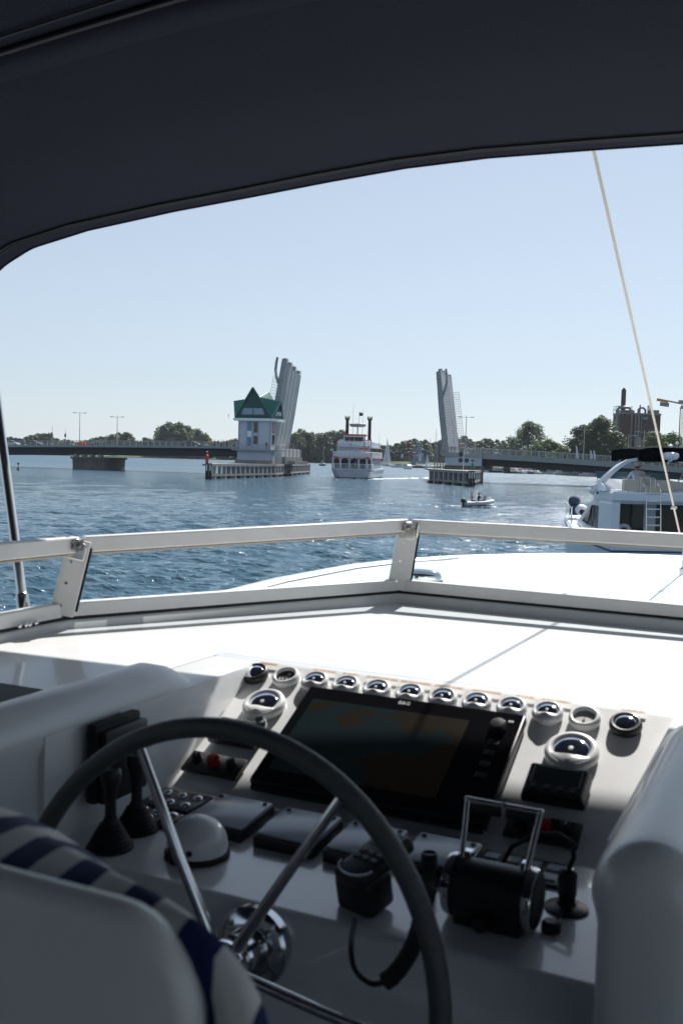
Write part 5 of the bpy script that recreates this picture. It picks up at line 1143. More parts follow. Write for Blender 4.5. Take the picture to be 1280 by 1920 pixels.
# passengers (tiny)
def fpass(x, y, z, top, label): 
    p = fc + Matrix.Rotation(YAW-fa, 3, 'Z') @ Vector((x, y, z)); return person(label, top, 'black', p, YAW+random.random()*6, .02, 'passengers on the ferry')
for k, (x, y, z, t_, lb) in enumerate(((2.4, 4.0, 7.2, 'black', 'ferry passenger in black behind the upper front rail'), (3.2, 5.0, 7.2, 'red', 'ferry passenger in red at the upper right rail'), (3.6, 7.0, 7.2, 'navy', 'ferry passenger in navy on the upper deck'), (2.1, 2.6, 4.8, 'white', 'ferry passenger in white on the middle deck'), (3.0, 2.6, 4.8, 'pink', 'ferry passenger in pink on the middle deck'), (3.6, 4.4, 4.8, 'khaki', 'ferry passenger in khaki on the middle deck'), (-3.9, 4.5, 7.2, 'red', 'ferry passenger in red at the upper left rail'), (1.0, 1.0, 2.25, 'grey', 'ferry passenger in grey on the bow deck'))): fpass(x, y, z, t_, lb)
foam('ferry_wake', [(fc.dot(rg0)+5+u*.55+random.uniform(-1, 1)*(1+u*.05), fD+2+u*1.2+random.uniform(-1, 1), random.uniform(.15, .5), random.uniform(.2, .6)) for u in [random.random()**1.5*32 for _ in range(120)]] + [(fc.dot(rg0)+random.uniform(-4, 4), fD+random.uniform(-.8, .9), .4, .25) for _ in range(26)])
# ================================================================== DINGHY
dd = 101.0; dc = LD((897-640)/FPX*dd, dd, 0); dg = thing('dinghy', 'grey inflatable dinghy with black outboard speeding to the right', 'dinghy', dc, (0, 0, YAW+radians(14)))
TUB = mat('hypalon', (.42, .43, .46), .5, var=.1); 
hullp = [(-1.55, .62), (-.8, .66), (.2, .64), (.9, .50), (1.35, .20), (1.45, 0), (1.35, -.20), (.9, -.50), (.2, -.64), (-.8, -.66), (-1.55, -.62)]
def dz_(x): return .30+.055*(x+1.5)+.06*max(0, x)**2
m = MB(); m.tube(catmull([Vector((x, y, dz_(x))) for x, y in hullp], 4), .21, 10); m.build('tube', TUB, dg, smooth=True, local=True)
m = MB(); m.loft([[Vector((x, y*k, z)) for x, y in hullp] for k, z in ((.35, -.12), (1, .2))]); m.build('floor', mat('dinghy_floor', (.20, .21, .22), .6), dg, local=True)
m = MB(); m.box((-1.45, 0, .38), (.08, 1.0, .5)); m.build('transom', TUB, dg, local=True)
m = MB(); m.box((-1.72, 0, .62), (.42, .34, .42), Matrix.Rotation(.15, 3, 'Y'), .09, 3); m.box((-1.70, 0, .15), (.16, .12, .7)); m.build('outboard', BLACK, dg, smooth=True, local=True)
m = MB(); m.box((-.25, 0, .46), (.55, .8, .22), None, .05); m.build('bench', CL['white'], dg, local=True)
m = MB(); m.box((.55, 0, .55), (.25, .5, .5), None, .06); m.loft([[Vector((.55, y, .8)), Vector((.62, y, 1.08))] + [Vector((.64, y, 1.08)), Vector((.60, y, .8))] for y in (-.25, .25)]); m.build('console', CL['grey'], dg, local=True)
def seated(label, top, x, y, loc_root, par_rot, arms=.35, hairm=HAIR, lean=.05):
    R = Matrix.Rotation(par_rot, 3, 'Z'); p = loc_root + R @ Vector((x, y, .55)); t = thing('person', label, 'person', p, (0, 0, par_rot-pi/2))
    J = {'pelvis': ((0, 0, .08), .15), 'waist': ((0, -lean*.4, .24), .135), 'chest': ((0, -lean, .46), (.18, .13)), 'neck': ((0, -lean, .60), .055), 'headb': ((0, -lean+.01, .68), .075), 'head': ((0, -lean+.01, .78), .085)}
    J = {k: ((v[0][0], -v[0][1], v[0][2]), v[1]) for k, v in J.items()}
    for s_, n_ in ((-1, 'l'), (1, 'r')):
        J['hip'+n_] = ((s_*.10, .08, .06), .09); J['knee'+n_] = ((s_*.13, .45, .10), .062); J['ank'+n_] = ((s_*.12, .50, -.30), .042); J['toe'+n_] = ((s_*.12, .62, -.34), .035)
        J['sh'+n_] = ((s_*.19, lean, .56), .055); J['el'+n_] = ((s_*.26, lean+.12, .32), .042); J['wr'+n_] = ((s_*.17, lean+arms, .30), .03); J['hand'+n_] = ((s_*.15, lean+arms+.08, .31), .034)
    Bn = standing()[1]; figure('body', J, Bn, lambda b, c: 2 if ('head' in b[0]+b[1] or 'hand' in b[0]+b[1] or 'wr' in b[0]+b[1] or ('neck' in b[0]+b[1] and c.z > .6)) else (1 if any(q in b[0]+b[1] for q in ('knee', 'hip', 'ank', 'toe')) else 0), [CL[top], CL['denim'], SKIN], t, sub=2)
    m = MB(); m.sph((0, lean-.012, .80), .105, 14, 9, (1, 1.08, .98), z0=-.25); m.build('hair', hairm, t, smooth=True, local=True)
    m = MB(); m.sph((0, lean+.095, .765), .018, 8, 5); m.build('nose', SKIN, t, smooth=True, local=True); return t
seated('person in a pale shirt sitting at the back of the dinghy', 'pink', -.75, .18, dc, YAW+radians(14)); seated('person in a black top sitting amidships in the dinghy', 'black', -.18, -.12, dc, YAW+radians(14), arms=.42, lean=.12)
dl_ = dc.dot(rg0)
foam('dinghy_wake', [(dl_-1.6-u, dd-.15+random.uniform(-.35, .35)*(.4+u*.1), random.uniform(.06, .22), random.uniform(.05, .14)) for u in [random.random()**1.9*9 for _ in range(90)]] + [(dl_+random.uniform(-1.2, 1.9), dd-.75+random.uniform(-.15, .2), random.uniform(.1, .3), .1) for _ in range(26)] + [(dl_+1.25+random.uniform(0, .5), dd-.4+random.uniform(-.3, .3), .22, .14) for _ in range(12)] + [(dl_+1.3, dd-.3, .3, .3)])
# ================================================================== WHITE FLYBRIDGE YACHT ON THE RIGHT
yaw_b = YAW+radians(5.5); yc = LD(12.15, 37.3, 0)
YW = mat('yacht_white', (.62, .66, .72), .35, var=.05, vscale=1, coat=.3); YI = mat('yacht_inside', (.10, .085, .07), .6, var=.3, vscale=3); YC = mat('black_canvas', (.0035, .004, .006), .95, spec=.05); YB = mat('beige_vinyl', (.52, .48, .40), .6, var=.08, vscale=6)
yt = thing('motor_yacht', 'white flybridge yacht at the right edge seen from its stern, black canvas top and ladder', 'yacht', yc, (0, 0, yaw_b))
def yb(name, mt, fn, par=None, **k): m = MB(); fn(m); return m.build(name, mt, par or yt, local=True, **k)
def yring(z, hw, y1, fl=1.0, yb0=0.0):
    prof = [(hw*.97, yb0), (hw, 3), (hw*.86, 5.5), (hw*.56, 8.0), (hw*.28, 9.9), (.04, y1)]
    return [Vector((-x, y, z+ (.05*y*fl))) for x, y in prof] + [Vector((x, y, z+(.05*y*fl))) for x, y in prof[::-1]]
yb('hull', YW, lambda m: m.loft([yring(-.6, 1.5, 9.8, .3), yring(.1, 1.85, 10.6, .4), yring(.9, 2.05, 11.2, .8), yring(1.58, 2.15, 11.6, 1.0)]), smooth=True, angle=40)
yb('rub_rail', mat('blue_stripe', (.03, .05, .09), .4), lambda m: m.loft([yring(1.36, 2.17, 11.6, 1.0, -.03), yring(1.42, 2.18, 11.62, 1.0, -.03)]))
yb('deck', YW, lambda m: m.loft([yring(1.582, 2.12, 11.5, 1.0), yring(1.66, 2.05, 11.3, 1.0)]))
# main cabin sides + bulkhead
def cabin(m):
    lo = [(-1.9, 1.5, 1.65), (1.9, 1.5, 1.65), (1.6, 4.6, 1.9), (1.1, 6.8, 2.05), (-1.1, 6.8, 2.05), (-1.6, 4.6, 1.9)]
    hi = [(-1.85, 1.5, 3.15), (1.85, 1.5, 3.15), (1.55, 3.6, 3.2), (1.0, 4.6, 3.2), (-1.0, 4.6, 3.2), (-1.55, 3.6, 3.2)]
    m.loft([[Vector(p) for p in lo], [Vector(p) for p in hi]])
yb('cabin', YW, cabin)
def quadp(P, n, th=.03): return [[Vector(p) for p in P], [Vector(p)+Vector(n)*th for p in P]]
for P in (((-1.90, 1.75, 2.12), (-1.80, 2.7, 2.12), (-1.75, 2.6, 2.98), (-1.86, 1.75, 2.98)), ((-1.79, 2.8, 2.12), (-1.72, 3.5, 2.15), (-1.66, 3.2, 2.98), (-1.74, 2.7, 2.98)), ((-1.71, 3.6, 2.15), (-1.62, 4.5, 2.25), (-1.61, 3.6, 2.85), (-1.64, 3.4, 2.95))):
    yb('side_window', WIN, lambda m, P=P: m.loft(quadp(P, (-1, 0, 0), .05)))
# cockpit: overhang, corner pillars, dark doorway
yb('cockpit_pillar', YW, lambda m: m.box((-1.88, .85, 2.35), (.34, 1.5, 1.75), None, .08)); yb('cockpit_pillar', YW, lambda m: m.box((1.95, .95, 2.35), (.34, 2.0, 1.75), None, .08))
yb('bulwark', YW, lambda m: m.box((0, .12, 1.75), (4.1, .26, .75), None, .06))
yb('doorway', YI, lambda m: m.box((-.95, 1.47, 2.45), (1.35, .1, 1.35))); yb('doorway', YI, lambda m: m.box((1.0, 1.47, 2.35), (1.5, .1, 1.5)))
yb('sliding_door', WIN, lambda m: m.box((-.55, 1.40, 2.45), (.5, .03, 1.3))); yb('door_frame', FD, lambda m: m.box((-1.64, 1.40, 2.45), (.07, .06, 1.4))); yb('door_frame', FD, lambda m: m.box((-.95, 1.40, 3.13), (1.4, .06, .06)))
yb('bulkhead_trim', YB, lambda m: m.box((-.95, 1.44, 3.22), (1.9, .08, .16)))
yb('life_ring', WHITE, lambda m: m.tube([(-1.15+.24*cos(a), 1.2, 2.05+.24*sin(a)) for a in [2*pi*k/14 for k in range(14)]], .085, 8, True), smooth=True)
# flybridge moulding
def fly(m):
    R = []
    for z, hw, y0, y1 in ((3.16, 2.0, .2, 4.3), (3.30, 2.08, .05, 4.6), (3.55, 2.08, .05, 4.2), (3.62, 2.02, .1, 4.0)):
        R.append([Vector(p) for p in ((-hw, y0, z), (hw, y0, z), (hw*.86, 2.8, z), (hw*.6, y1-.3, z), (0, y1, z), (-hw*.6, y1-.3, z), (-hw*.86, 2.8, z))])
    m.loft(R)
yb('flybridge', YW, fly)
def coam(m):
    for sx_ in (-1, 1):
        m.loft([[Vector((sx_*x*kk, y, z)) for x, z in ((2.06, 3.6), (1.98, zt), (1.86, zt), (1.82, 3.6))] for y, zt, kk in ((.9, 3.72, 1), (1.6, 3.88, .98), (2.4, 4.0, .90), (3.1, 4.03, .78))])
    m.loft([[Vector((x*.76, y-.45, z)) for y, z in ((3.5+.5*(1-abs(x)/2), 3.6), (3.8+.7*(1-abs(x)/2), 4.05), (3.7+.7*(1-abs(x)/2), 4.05), (3.3+.5*(1-abs(x)/2), 3.6))] for x in (-2.0, -1, 0, 1, 2.0)])
yb('fly_coaming', YW, coam)
yb('fly_windscreen', mat('tinted_glass', (.10, .16, .20), .08), lambda m: m.loft([[Vector((x*.76, 3.30+.7*(1-abs(x)/2), 4.05)), Vector((x*.80, 3.42+.7*(1-abs(x)/2), 4.34)), Vector((x*.80, 3.40+.7*(1-abs(x)/2), 4.34)), Vector((x*.76, 3.27+.7*(1-abs(x)/2), 4.05))] for x in (-2.0, -1.3, -.6, 0, .6, 1.3, 2.0)]))
def archp(m):
    # radar arch: each leg sweeps from the coaming up and aft, then across
    pts = [(-1.78, 3.0, 3.45), (-1.78, 2.3, 3.80), (-1.66, 1.6, 4.25), (-1.28, 1.15, 4.68), (-.85, .95, 4.84), (0, .9, 4.89), (.85, .95, 4.84), (1.28, 1.15, 4.68), (1.66, 1.6, 4.25), (1.78, 2.3, 3.80), (1.78, 3.0, 3.45)]
    wd = [.55, .5, .36, .26, .22, .2, .22, .26, .36, .5, .55]; C_2 = catmull([Vector(p) for p in pts], 4); rings = []
    for i, p in enumerate(C_2):
        w_ = wd[min(i//4, 10)]; rings.append([p+Vector((-.06, -w_*.5, .06)), p+Vector((.06, -w_*.5, -.03)), p+Vector((.06, w_*.5, -.06)), p+Vector((-.06, w_*.5, .04))])
    m.loft(rings)
yb('radar_arch', YW, archp, smooth=True, angle=50)
yb('aft_rail', STEEL, lambda m: [m.cyl((x, .2, 3.6), (x, .2, 4.15), .018, seg=6) for x in (-1.6, -.95, -.58)] + [m.cyl((-1.9, .2, 4.15), (-.55, .2, 4.15), .02, seg=6)])
yb('aft_rail', STEEL, lambda m: [m.cyl((x, .2, 3.6), (x, .2, 4.15), .018, seg=6) for x in (.75, 1.3, 1.9)] + [m.cyl((.6, .2, 4.15), (2.0, .2, 4.15), .02, seg=6)])
for x in (-1.25, 1.1): yb('canvas_panel', YB, lambda m, x=x: m.box((x, .26, 3.86), (.78, .03, .42), None, .01))
# ladder
def ladder(m):
    for x in (-.78, -.22): m.tube([(x, -.12, 1.9), (x, -.02, 3.0), (x, .12, 3.75), (x, .35, 3.95)], .03, 6)
yb('ladder_rail', STEEL, ladder)
for k in range(6): yb('ladder_rung', ALU, lambda m, k=k: m.box((-.50, -.1+k*.03, 2.1+k*.30), (.55, .12, .045)))
yb('seat', YB, lambda m: (m.box((-.02, 2.2, 3.95), (.50, .14, .62), None, .06), m.box((-.05, 2.45, 3.80), (.56, .5, .14), None, .05), m.cyl((-.05, 2.45, 3.6), (-.05, 2.45, 3.78), .1)))
yb('wet_bar', YB, lambda m: m.box((.35, 1.1, 3.85), (.55, .4, .45), None, .04)); yb('steps', YB, lambda m: m.box((-.5, .5, 3.74), (.62, .5, .25), None, .03))
yb('steering_pod', WHITE, lambda m: m.box((.35, 3.0, 3.92), (.9, .3, .45), None, .1))
yb('bimini_pole', STEEL, lambda m: m.cyl((-1.40, 2.6, 3.98), (-.82, 2.0, 4.86), .028, seg=6)); yb('bimini_pole', STEEL, lambda m: m.cyl((-1.36, 2.8, 3.98), (-.80, 2.7, 4.86), .022, seg=6)); yb('bimini_pole', STEEL, lambda m: m.cyl((1.4, 2.2, 4.0), (1.7, 1.9, 4.95), .03, seg=6))
def bim(m):
    rings = []
    for y, dz in ((.7, 0), (1.6, .05), (2.6, .04), (3.6, -.03)):
        top = [Vector((x, y, 5.30+dz-.10*((x-.55)/1.4)**4+.03*cos(x))) for x in [-.85+2.8*k/10 for k in range(11)]]
        bot = [Vector((x, y, 4.80+dz)) for x in [1.95-2.8*k/10 for k in range(11)]]; rings.append(top+bot)
    m.loft(rings)
bo = yb('canvas_top', YC, bim, smooth=True, angle=50)
def radar(m): m.lathe([(.05, -.20), (.12, -.13), (.26, -.10), (.33, -.02), (.34, .06), (.31, .13), (.2, .17), (.01, .18)], (.38, .75, 4.98), seg=22)
rd = yb('radar_dome', WHITE, radar, smooth=True, angle=50); yb('radar_post', STEEL, lambda m: m.cyl((.38, .85, 4.72), (.38, .8, 4.86), .05, seg=8))
yb('aerial', WHITE, lambda m: (m.cyl((.38, .75, 5.14), (.38, .75, 5.34), .02, seg=6), m.lathe([(.02, 0), (.10, .08), (.10, .12), (.02, .14)], (.38, .75, 5.3), seg=12), m.cyl((.66, .8, 4.9), (.66, .8, 5.5), .012, seg=5), m.sph((.66, .8, 5.5), .07, 8, 6)))
yb('horn', FD, lambda m: m.cyl((-2.02, 1.9, 3.5), (-1.96, 1.9, 3.5), .05))
# bow pulpit, fender and covered winch seen past the port side
yb('pulpit', STEEL, lambda m: [m.cyl((-x, y, 2.0), (-x, y, 2.75), .02, seg=5) for x, y in ((1.55, 6.2), (1.0, 8.2), (.6, 9.6), (.28, 10.8))] + [m.tube([(-2.0, 5.0, 2.3), (-1.55, 6.2, 2.65), (-1.0, 8.2, 2.68), (-.6, 9.6, 2.7), (-.28, 10.8, 2.75), (0, 11.3, 2.75), (.28, 10.8, 2.75), (.6, 9.6, 2.7)], .022, 6)])
m = MB(); m.sph((-.30, 8.6, 2.50), .30, 14, 10, (1, 1, .85)); q = m.build('white_float', WHITE, yt, smooth=True, local=True)
m = MB(); m.sph((-.55, 8.9, 2.90), .27, 14, 10, (1, 1, .9)); m.cyl((-.55, 8.9, 2.25), (-.55, 8.9, 2.7), .22, .24); m.build('blue_cover', mat('blue_canvas', (.03, .04, .09), .8, var=.2), yt, smooth=True, local=True)
m = MB(); m.sph((-.36, 8.25, 2.42), .14, 10, 8); m.build('black_fender', RUBBER, yt, smooth=True, local=True)
ef = LD(0, 0)
pf = yc + Matrix.Rotation(yaw_b, 3, 'Z') @ Vector((.62, -.15, 1.9)); fl = thing('ensign', 'red and white ensign hanging from a staff at the stern of the flybridge yacht', 'flag', pf, (0, 0, yaw_b))
m = MB(); m.cyl((0, 0, 0), (.12, -.25, 1.5), .018, seg=6); m.build('staff', ALU, fl, local=True)
def drape(x0, x1, z1, z0): return [[Vector((x, -.2+.05*sin(z*9+x*8)+d, z)) for x, z in ((x0, z0), (x1, z0+.1), (x1*.8+.05, z1), (x0+.03, z1))] for d in (0, .02)]
m = MB(); m.loft(drape(-.12, .20, 1.25, .35)); m.build('red_cloth', CL['red'], fl, local=True)
m = MB(); m.loft([[p+Vector((0, -.012, 0)) for p in r] for r in drape(-.02, .05, 1.0, .65)]); m.build('white_cross', CL['white'], fl, local=True)
# helmsman seen from behind, white shirt and white hat
hp_ = yc + Matrix.Rotation(yaw_b, 3, 'Z') @ Vector((-.14, 2.50, 3.87)) - Vector((0, 0, .0))
t = thing('person', 'person in white shirt and white sun hat seated at the flybridge helm, seen from behind', 'person', hp_, (0, 0, yaw_b))
J = {'pelvis': ((0, 0, -.02), .17), 'waist': ((0, .0, .14), .17), 'chest': ((-.02, .02, .36), (.215, .16)), 'neck': ((-.01, .06, .50), .06), 'headb': ((0, .10, .57), .075), 'head': ((.02, .12, .66), .088)}
for s_, n_ in ((-1, 'l'), (1, 'r')):
    J['hip'+n_] = ((s_*.12, .10, -.03), .10); J['knee'+n_] = ((s_*.16, .48, .0), .065); J['ank'+n_] = ((s_*.15, .55, -.30), .045); J['toe'+n_] = ((s_*.15, .68, -.31), .035)
    J['sh'+n_] = ((s_*.22, .03, .44), .068); J['el'+n_] = ((s_*.36, .12, .20), .050); J['wr'+n_] = ((s_*.33, .36, .16), .034); J['hand'+n_] = ((s_*.30, .44, .17), .038)
figure('body', J, standing()[1], lambda b, c: 2 if ('head' in b[0]+b[1] or 'hand' in b[0]+b[1] or 'wr' in b[0]+b[1]) else (1 if any(q in b[0]+b[1] for q in ('knee', 'hip', 'ank', 'toe')) else 0), [mat('shirt_white', (.66, .68, .76), .8, bump=.5, bscale=9), CL['denim'], SKIN], t, sub=2)
m = MB(); m.sph((.02, .105, .675), .108, 14, 9, (1, 1.1, .98), z0=-.6); m.build('hair', HAIR, t, smooth=True, local=True)
m = MB(); m.lathe([(.20, .0), (.205, .008), (.13, .022), (.118, .075), (.085, .115), (.002, .12)], (.02, .12, .69), (-.05, -.1, 1), 22); m.build('sun_hat', mat('hat_straw', (.78, .77, .74), .8), t, smooth=True, local=True); t.scale = (1.06,)*3
# ================================================================== MOORED BOATS
BH = [mat('boat_hull_'+k, c, .4) for k, c in (('white', (.62, .64, .66)), ('navy', (.03, .05, .10)), ('brown', (.10, .05, .03)))]
SAILC = {'grey': mat('grey_sail', (.20, .24, .30), .8, var=.1, vscale=.3), 'white': mat('white_sail', (.62, .64, .67), .8, var=.06, vscale=.4), 'cream': mat('cream_sail', (.58, .56, .44), .8), 'red': mat('red_sail', (.45, .06, .07), .8)}
MAST = mat('mast_alloy', (.33, .34, .36), .5)
def hullm(L_, Bm, F): 
    m = MB(); R = []
    for z, k in ((-.3, .6), (0, .85), (F*.5, .97), (F, 1)):
        pr_ = [(-L_/2, Bm*.38*k), (-L_/4, Bm*.5*k), (L_/6, Bm*.46*k), (L_*.38, Bm*.24*k), (L_/2*(1 if z > 0 else .93), .03)]
        R.append([Vector((x, -y, z+F*.12*(x/L_*2) * (z > 0))) for x, y in pr_]+[Vector((x, y, z+F*.12*(x/L_*2)*(z > 0))) for x, y in pr_[::-1]])
    m.loft(R); return m
def sailboat(px, D, H, label, rz=0., hull=0, sail=None, L_=9, group='sailing boats and masts in the distance', boom=True):
    o = thing('sailing_boat', label, 'sailboat', LD((px-640)/FPX*D, D, 0), (0, 0, YAW+rz), group)
    hullm(L_, L_*.33, 1.0).build('hull', BH[hull], o, local=True)
    m = MB(); m.box((-.2, 0, 1.25), (L_*.4, L_*.2, .5), None, .12); m.build('cabin', BH[0], o, local=True)
    m = MB(); m.cyl((L_*.08, 0, .8), (L_*.08, 0, H), .10, .07, 6); m.cyl((L_*.08, -.8, H*.55), (L_*.08, .8, H*.55), .03, seg=4); m.cyl((L_*.08, 0, 2.2), (-L_*.38, 0, 2.3), .07, seg=5)
    m.cyl((L_*.48, 0, 1.1), (L_*.08, 0, H*.95), .025, seg=3); m.cyl((-L_*.48, 0, 1.1), (L_*.08, 0, H), .025, seg=3); m.build('mast', MAST, o, local=True)
    if sail:
        m = MB(); n_ = 8; A = []; Bq = []
        for k in range(n_+1):
            f = k/n_; z = 2.4+(H-2.8)*f; wv_ = L_*.42*(1-f)**.8+.1; A.append(Vector((L_*.08-.05, 0, z))); Bq.append(Vector((L_*.08-wv_, .25*sin(pi*f), z)))
        m.loft([A, Bq, [p+Vector((0, .05, 0)) for p in Bq], [p+Vector((0, .05, 0)) for p in A]], closed=False, cap=False); m.build('mainsail', SAILC[sail], o, local=True)
        m = MB(); m.face([(L_*.46, 0, 1.4), (L_*.12, .3, 1.6), (L_*.10, 0, H*.8)]); m.build('jib', SAILC[sail], o, local=True)
    return o
sailboat(723, 640, 17.8, 'sailing boat with tall pale sail just behind the right side of the ferry', rz=2.2, sail='white', L_=11)
sailboat(782, 560, 15.8, 'sailing boat with tall dark grey sails in the middle of the channel', rz=2.6, sail='grey', L_=12, hull=1)
sailboat(790, 640, 9.5, 'sailing boat with a small cream sail right of the grey-sailed boat', rz=1.9, sail='cream', L_=6)
sailboat(603, 520, 12.0, 'small dark moored sailing boat on the open water left of the ferry', rz=1.3, hull=1, L_=8)
sailboat(798, 690, 9, 'little sailing boat with a white sail before the far trees', rz=2.2, sail='white', L_=6)
rq = random.Random(5)
for k, (px, H) in enumerate(((767, 9), (777, 9), (796, 11), (803, 18), (806, 10), (812, 24), (817, 13), (823, 18), (827, 12), (832, 15))):
    sailboat(px, 600+rq.uniform(-20, 30), H, ['bare-masted moored sailing boat, %s from left of those left of the right raised leaf' % ordi(k+1), 'moored sailing boat with the tallest bare mast left of the right raised leaf'][px == 812], rz=rq.uniform(-.5, .5)+pi/2, L_=9+rq.random()*3, hull=k % 2)
for k, (px, H) in enumerate(((906, 9), (913, 12), (922, 8), (935, 10), (952, 15), (961, 11.5), (975, 14), (983, 12), (992, 13), (1001, 11), (1105, 9), (1120, 8))):
    sailboat(px, 418+rq.uniform(-6, 8) if px > 945 else 470+rq.uniform(-10, 20), H, 'bare-masted moored boat, %s from left of those behind the right bridge span' % ordi(k+1), rz=rq.uniform(-.4, .4)+pi/2, L_=7.5+rq.random()*2, hull=k % 3)
def motorboat(px, D, L_, label, rz=0., hull=0, canopy=None, group='moored motor boats'):
    o = thing('moored_boat', label, 'boat', LD((px-640)/FPX*D, D, 0), (0, 0, YAW+rz), group)
    hullm(L_, L_*.34, 1.0).build('hull', BH[hull], o, local=True)
    c = MB(); c.loft([[Vector((x, y, z)) for x, y in ((-L_*.3, -L_*.13), (L_*.2, -L_*.12), (L_*.2, L_*.12), (-L_*.3, L_*.13))] for z in (1.0, 1.7)]+[[Vector((x, y, 2.2)) for x, y in ((-L_*.28, -L_*.11), (L_*.08, -L_*.10), (L_*.08, L_*.10), (-L_*.28, L_*.11))]]); c.build('cabin', BH[0], o, local=True)
    m = MB(); m.box((-L_*.05, -L_*.128, 1.55), (L_*.38, .06, .38)); m.build('window', WIN, o, local=True); m = MB(); m.box((-L_*.05, L_*.128, 1.55), (L_*.38, .06, .38)); m.build('window', WIN, o, local=True)
    m = MB(); m.cyl((L_*.1, 0, 2.1), (L_*.1, 0, 3.6), .04, seg=4); m.build('aerial', MAST, o, local=True)
    if canopy: m = MB(); m.box((-L_*.30, 0, 2.0), (L_*.28, L_*.24, .5), None, .1); m.build('canvas', canopy, o, local=True)
    return o
motorboat(744, 545, 9, 'small white motor boat right of the ferry before the reed bank', rz=.3); motorboat(763, 470, 9, 'low grey boat with red ensign heading down the channel', rz=-1.3, canopy=CL['navy'])
motorboat(830, 330, 4, 'little white boat half hidden behind the right guide wall', rz=.2)
mb = [(897, 'white', 0), (909, 'white', 2), (921, 'white', 0), (933, 'white', 1), (957, 'white', 0), (968, 'white', 2), (981, 'brown', 2), (995, 'white', 2), (1008, 'white', 0), (1021, 'white', 2), (1032, 'white', 0), (1082, 'white', 2), (1128, 'white', 2), (1138, 'white', 1)]
for k, (px, c, h) in enumerate(mb):
    motorboat(px, 428+rq.uniform(-4, 8), rq.uniform(7.5, 11.5), 'small %s-hulled boat, %s from left in the quay row below the right span' % (('white', 'navy', 'brown')[h], ordi(k+1)), rz=rq.uniform(-.35, .35), hull=h, canopy=rq.choice([None, CL['navy'], CL['orange'], CL['khaki'], None]))
o = motorboat(1061, 412, 11.5, 'big white houseboat moored below the right bridge span', rz=.05); m = MB(); m.box((-.5, 0, 2.3), (8.0, 3.0, 1.9), None, .1); m.build('deckhouse', BH[0], o, local=True); m = MB(); m.box((-.5, -1.53, 2.5), (7.2, .06, .7)); m.build('window', WIN, o, local=True)
motorboat(1100, 396, 7.6, 'white boat with orange cover moored below the white banners', rz=-.15, canopy=CL['orange'])
# quay and pontoon
m = MB(); m.box(LD(102, 440, .55), (110, 3, .5), Matrix.Rotation(YAW-radians(14), 3, 'Z')); m.build('pontoon', CONCD, None, label='long low pontoon along the right bank below the bridge', cat='pontoon')
m = MB(); m.box(LD(50, 575, .5), (30, 3, .9), Matrix.Rotation(YAW, 3, 'Z')); m.build('pontoon', CONCD, None, label='dark pontoon beyond the channel left of the right guide wall', cat='pontoon')
c = LD((947-640)/FPX*412, 412, 0); m = MB(); m.box(c+Vector((0, 0, 2)), (2.6, 2.2, 5.6), Matrix.Rotation(YAW, 3, 'Z'), .15); m.build('quay_block', GIRD, None, label='dark square block standing in the water behind the right span', cat='quay block')
# quayside poles
for px, lb in ((782, 'white advertising banner with dark marks on the far pontoon'), ):
    c = LD((783-640)/FPX*560, 556, 1); o = thing('banner', lb, 'banner', c, (0, 0, YAW)); m = MB(); m.cyl((-.8, 0, 0), (-.8, 0, 7), .06, seg=5); m.build('pole', MAST, o, local=True); m = MB(); m.box((.0, 0, 4.9), (1.5, .05, 4.0)); m.build('cloth', CL['white'], o, local=True)
    for z in (3.6, 4.6, 5.6, 6.3):
        m = MB(); m.box((.05, -.04, z), (.9, .02, .35)); m.build('mark', MAST, o, local=True)
for px, D, z, w_, h_, mt_, lb in ((764, 465, 5.5, .9, 2.2, 'red', 'red and white flag above the low grey boat'), (757, 640, 14, 2.0, 1.4, 'red', 'red flag flying above the trees left of the grey-sailed boat'), (749, 640, 6, 1.0, 2.6, 'white', 'white banner at the edge of the reed bank')):
    c = LD((px-640)/FPX*D, D, .8); o = thing('flag', lb, 'flag', c, (0, 0, YAW)); m = MB(); m.cyl((0, 0, 0), (0, 0, z+h_*.6), .06, seg=5); m.build('pole', MAST, o, local=True)
    m = MB(); m.box((w_/2, 0, z), (w_, .05, h_)); m.build('cloth', CL[mt_], o, local=True)
# buoy left
c = onz(63, 880, 0); c = LD(c.dot(rg0), min(c.dot(hd), 215), 0); o = thing('buoy', 'small dark spar buoy with two discs on the water at far left', 'buoy', c)
m = MB(); m.lathe([(.25, -.3), (.3, .2), (.08, .5), (.06, 1.2)], seg=10); m.build('float', TAR, o, local=True); m = MB(); m.sph((.05, 0, 1.35), .25, 8, 6); m.build('topmark', TAR, o, local=True)
# far roofs
RF = mat('dark_roof', (.045, .035, .035), .8); BRK = mat('house_brick', (.16, .07, .05), .85, var=.2)
def house(px, D, w_, h, label, fl=0):
    o = thing('house', label, 'house', LD((px-640)/FPX*D, D, 1), (0, 0, YAW+fl)); m = MB(); m.box((0, 0, h*.25), (w_, w_*.6, h*.5)); m.build('wall', BRK, o, local=True)
    m = MB(); m.loft([[Vector(p) for p in ((-w_*.54, -w_*.35, h*.5), (w_*.54, -w_*.35, h*.5), (w_*.54, w_*.35, h*.5), (-w_*.54, w_*.35, h*.5))], [Vector(p) for p in ((-w_*.36, -.1, h), (w_*.36, -.1, h), (w_*.36, .1, h), (-w_*.36, .1, h))]]); m.build('roof', RF, o, local=True)
    for x in (-.3, 0, .3): m = MB(); m.box((x*w_, -w_*.305, h*.28), (w_*.12, .1, h*.2)); m.build('window', WIN, o, local=True)
house(30, 840, 15, 12, 'dark-roofed house on the far shore at the left edge'); house(82, 860, 14, 10, 'dark-roofed house on the far shore behind the bridge signals')
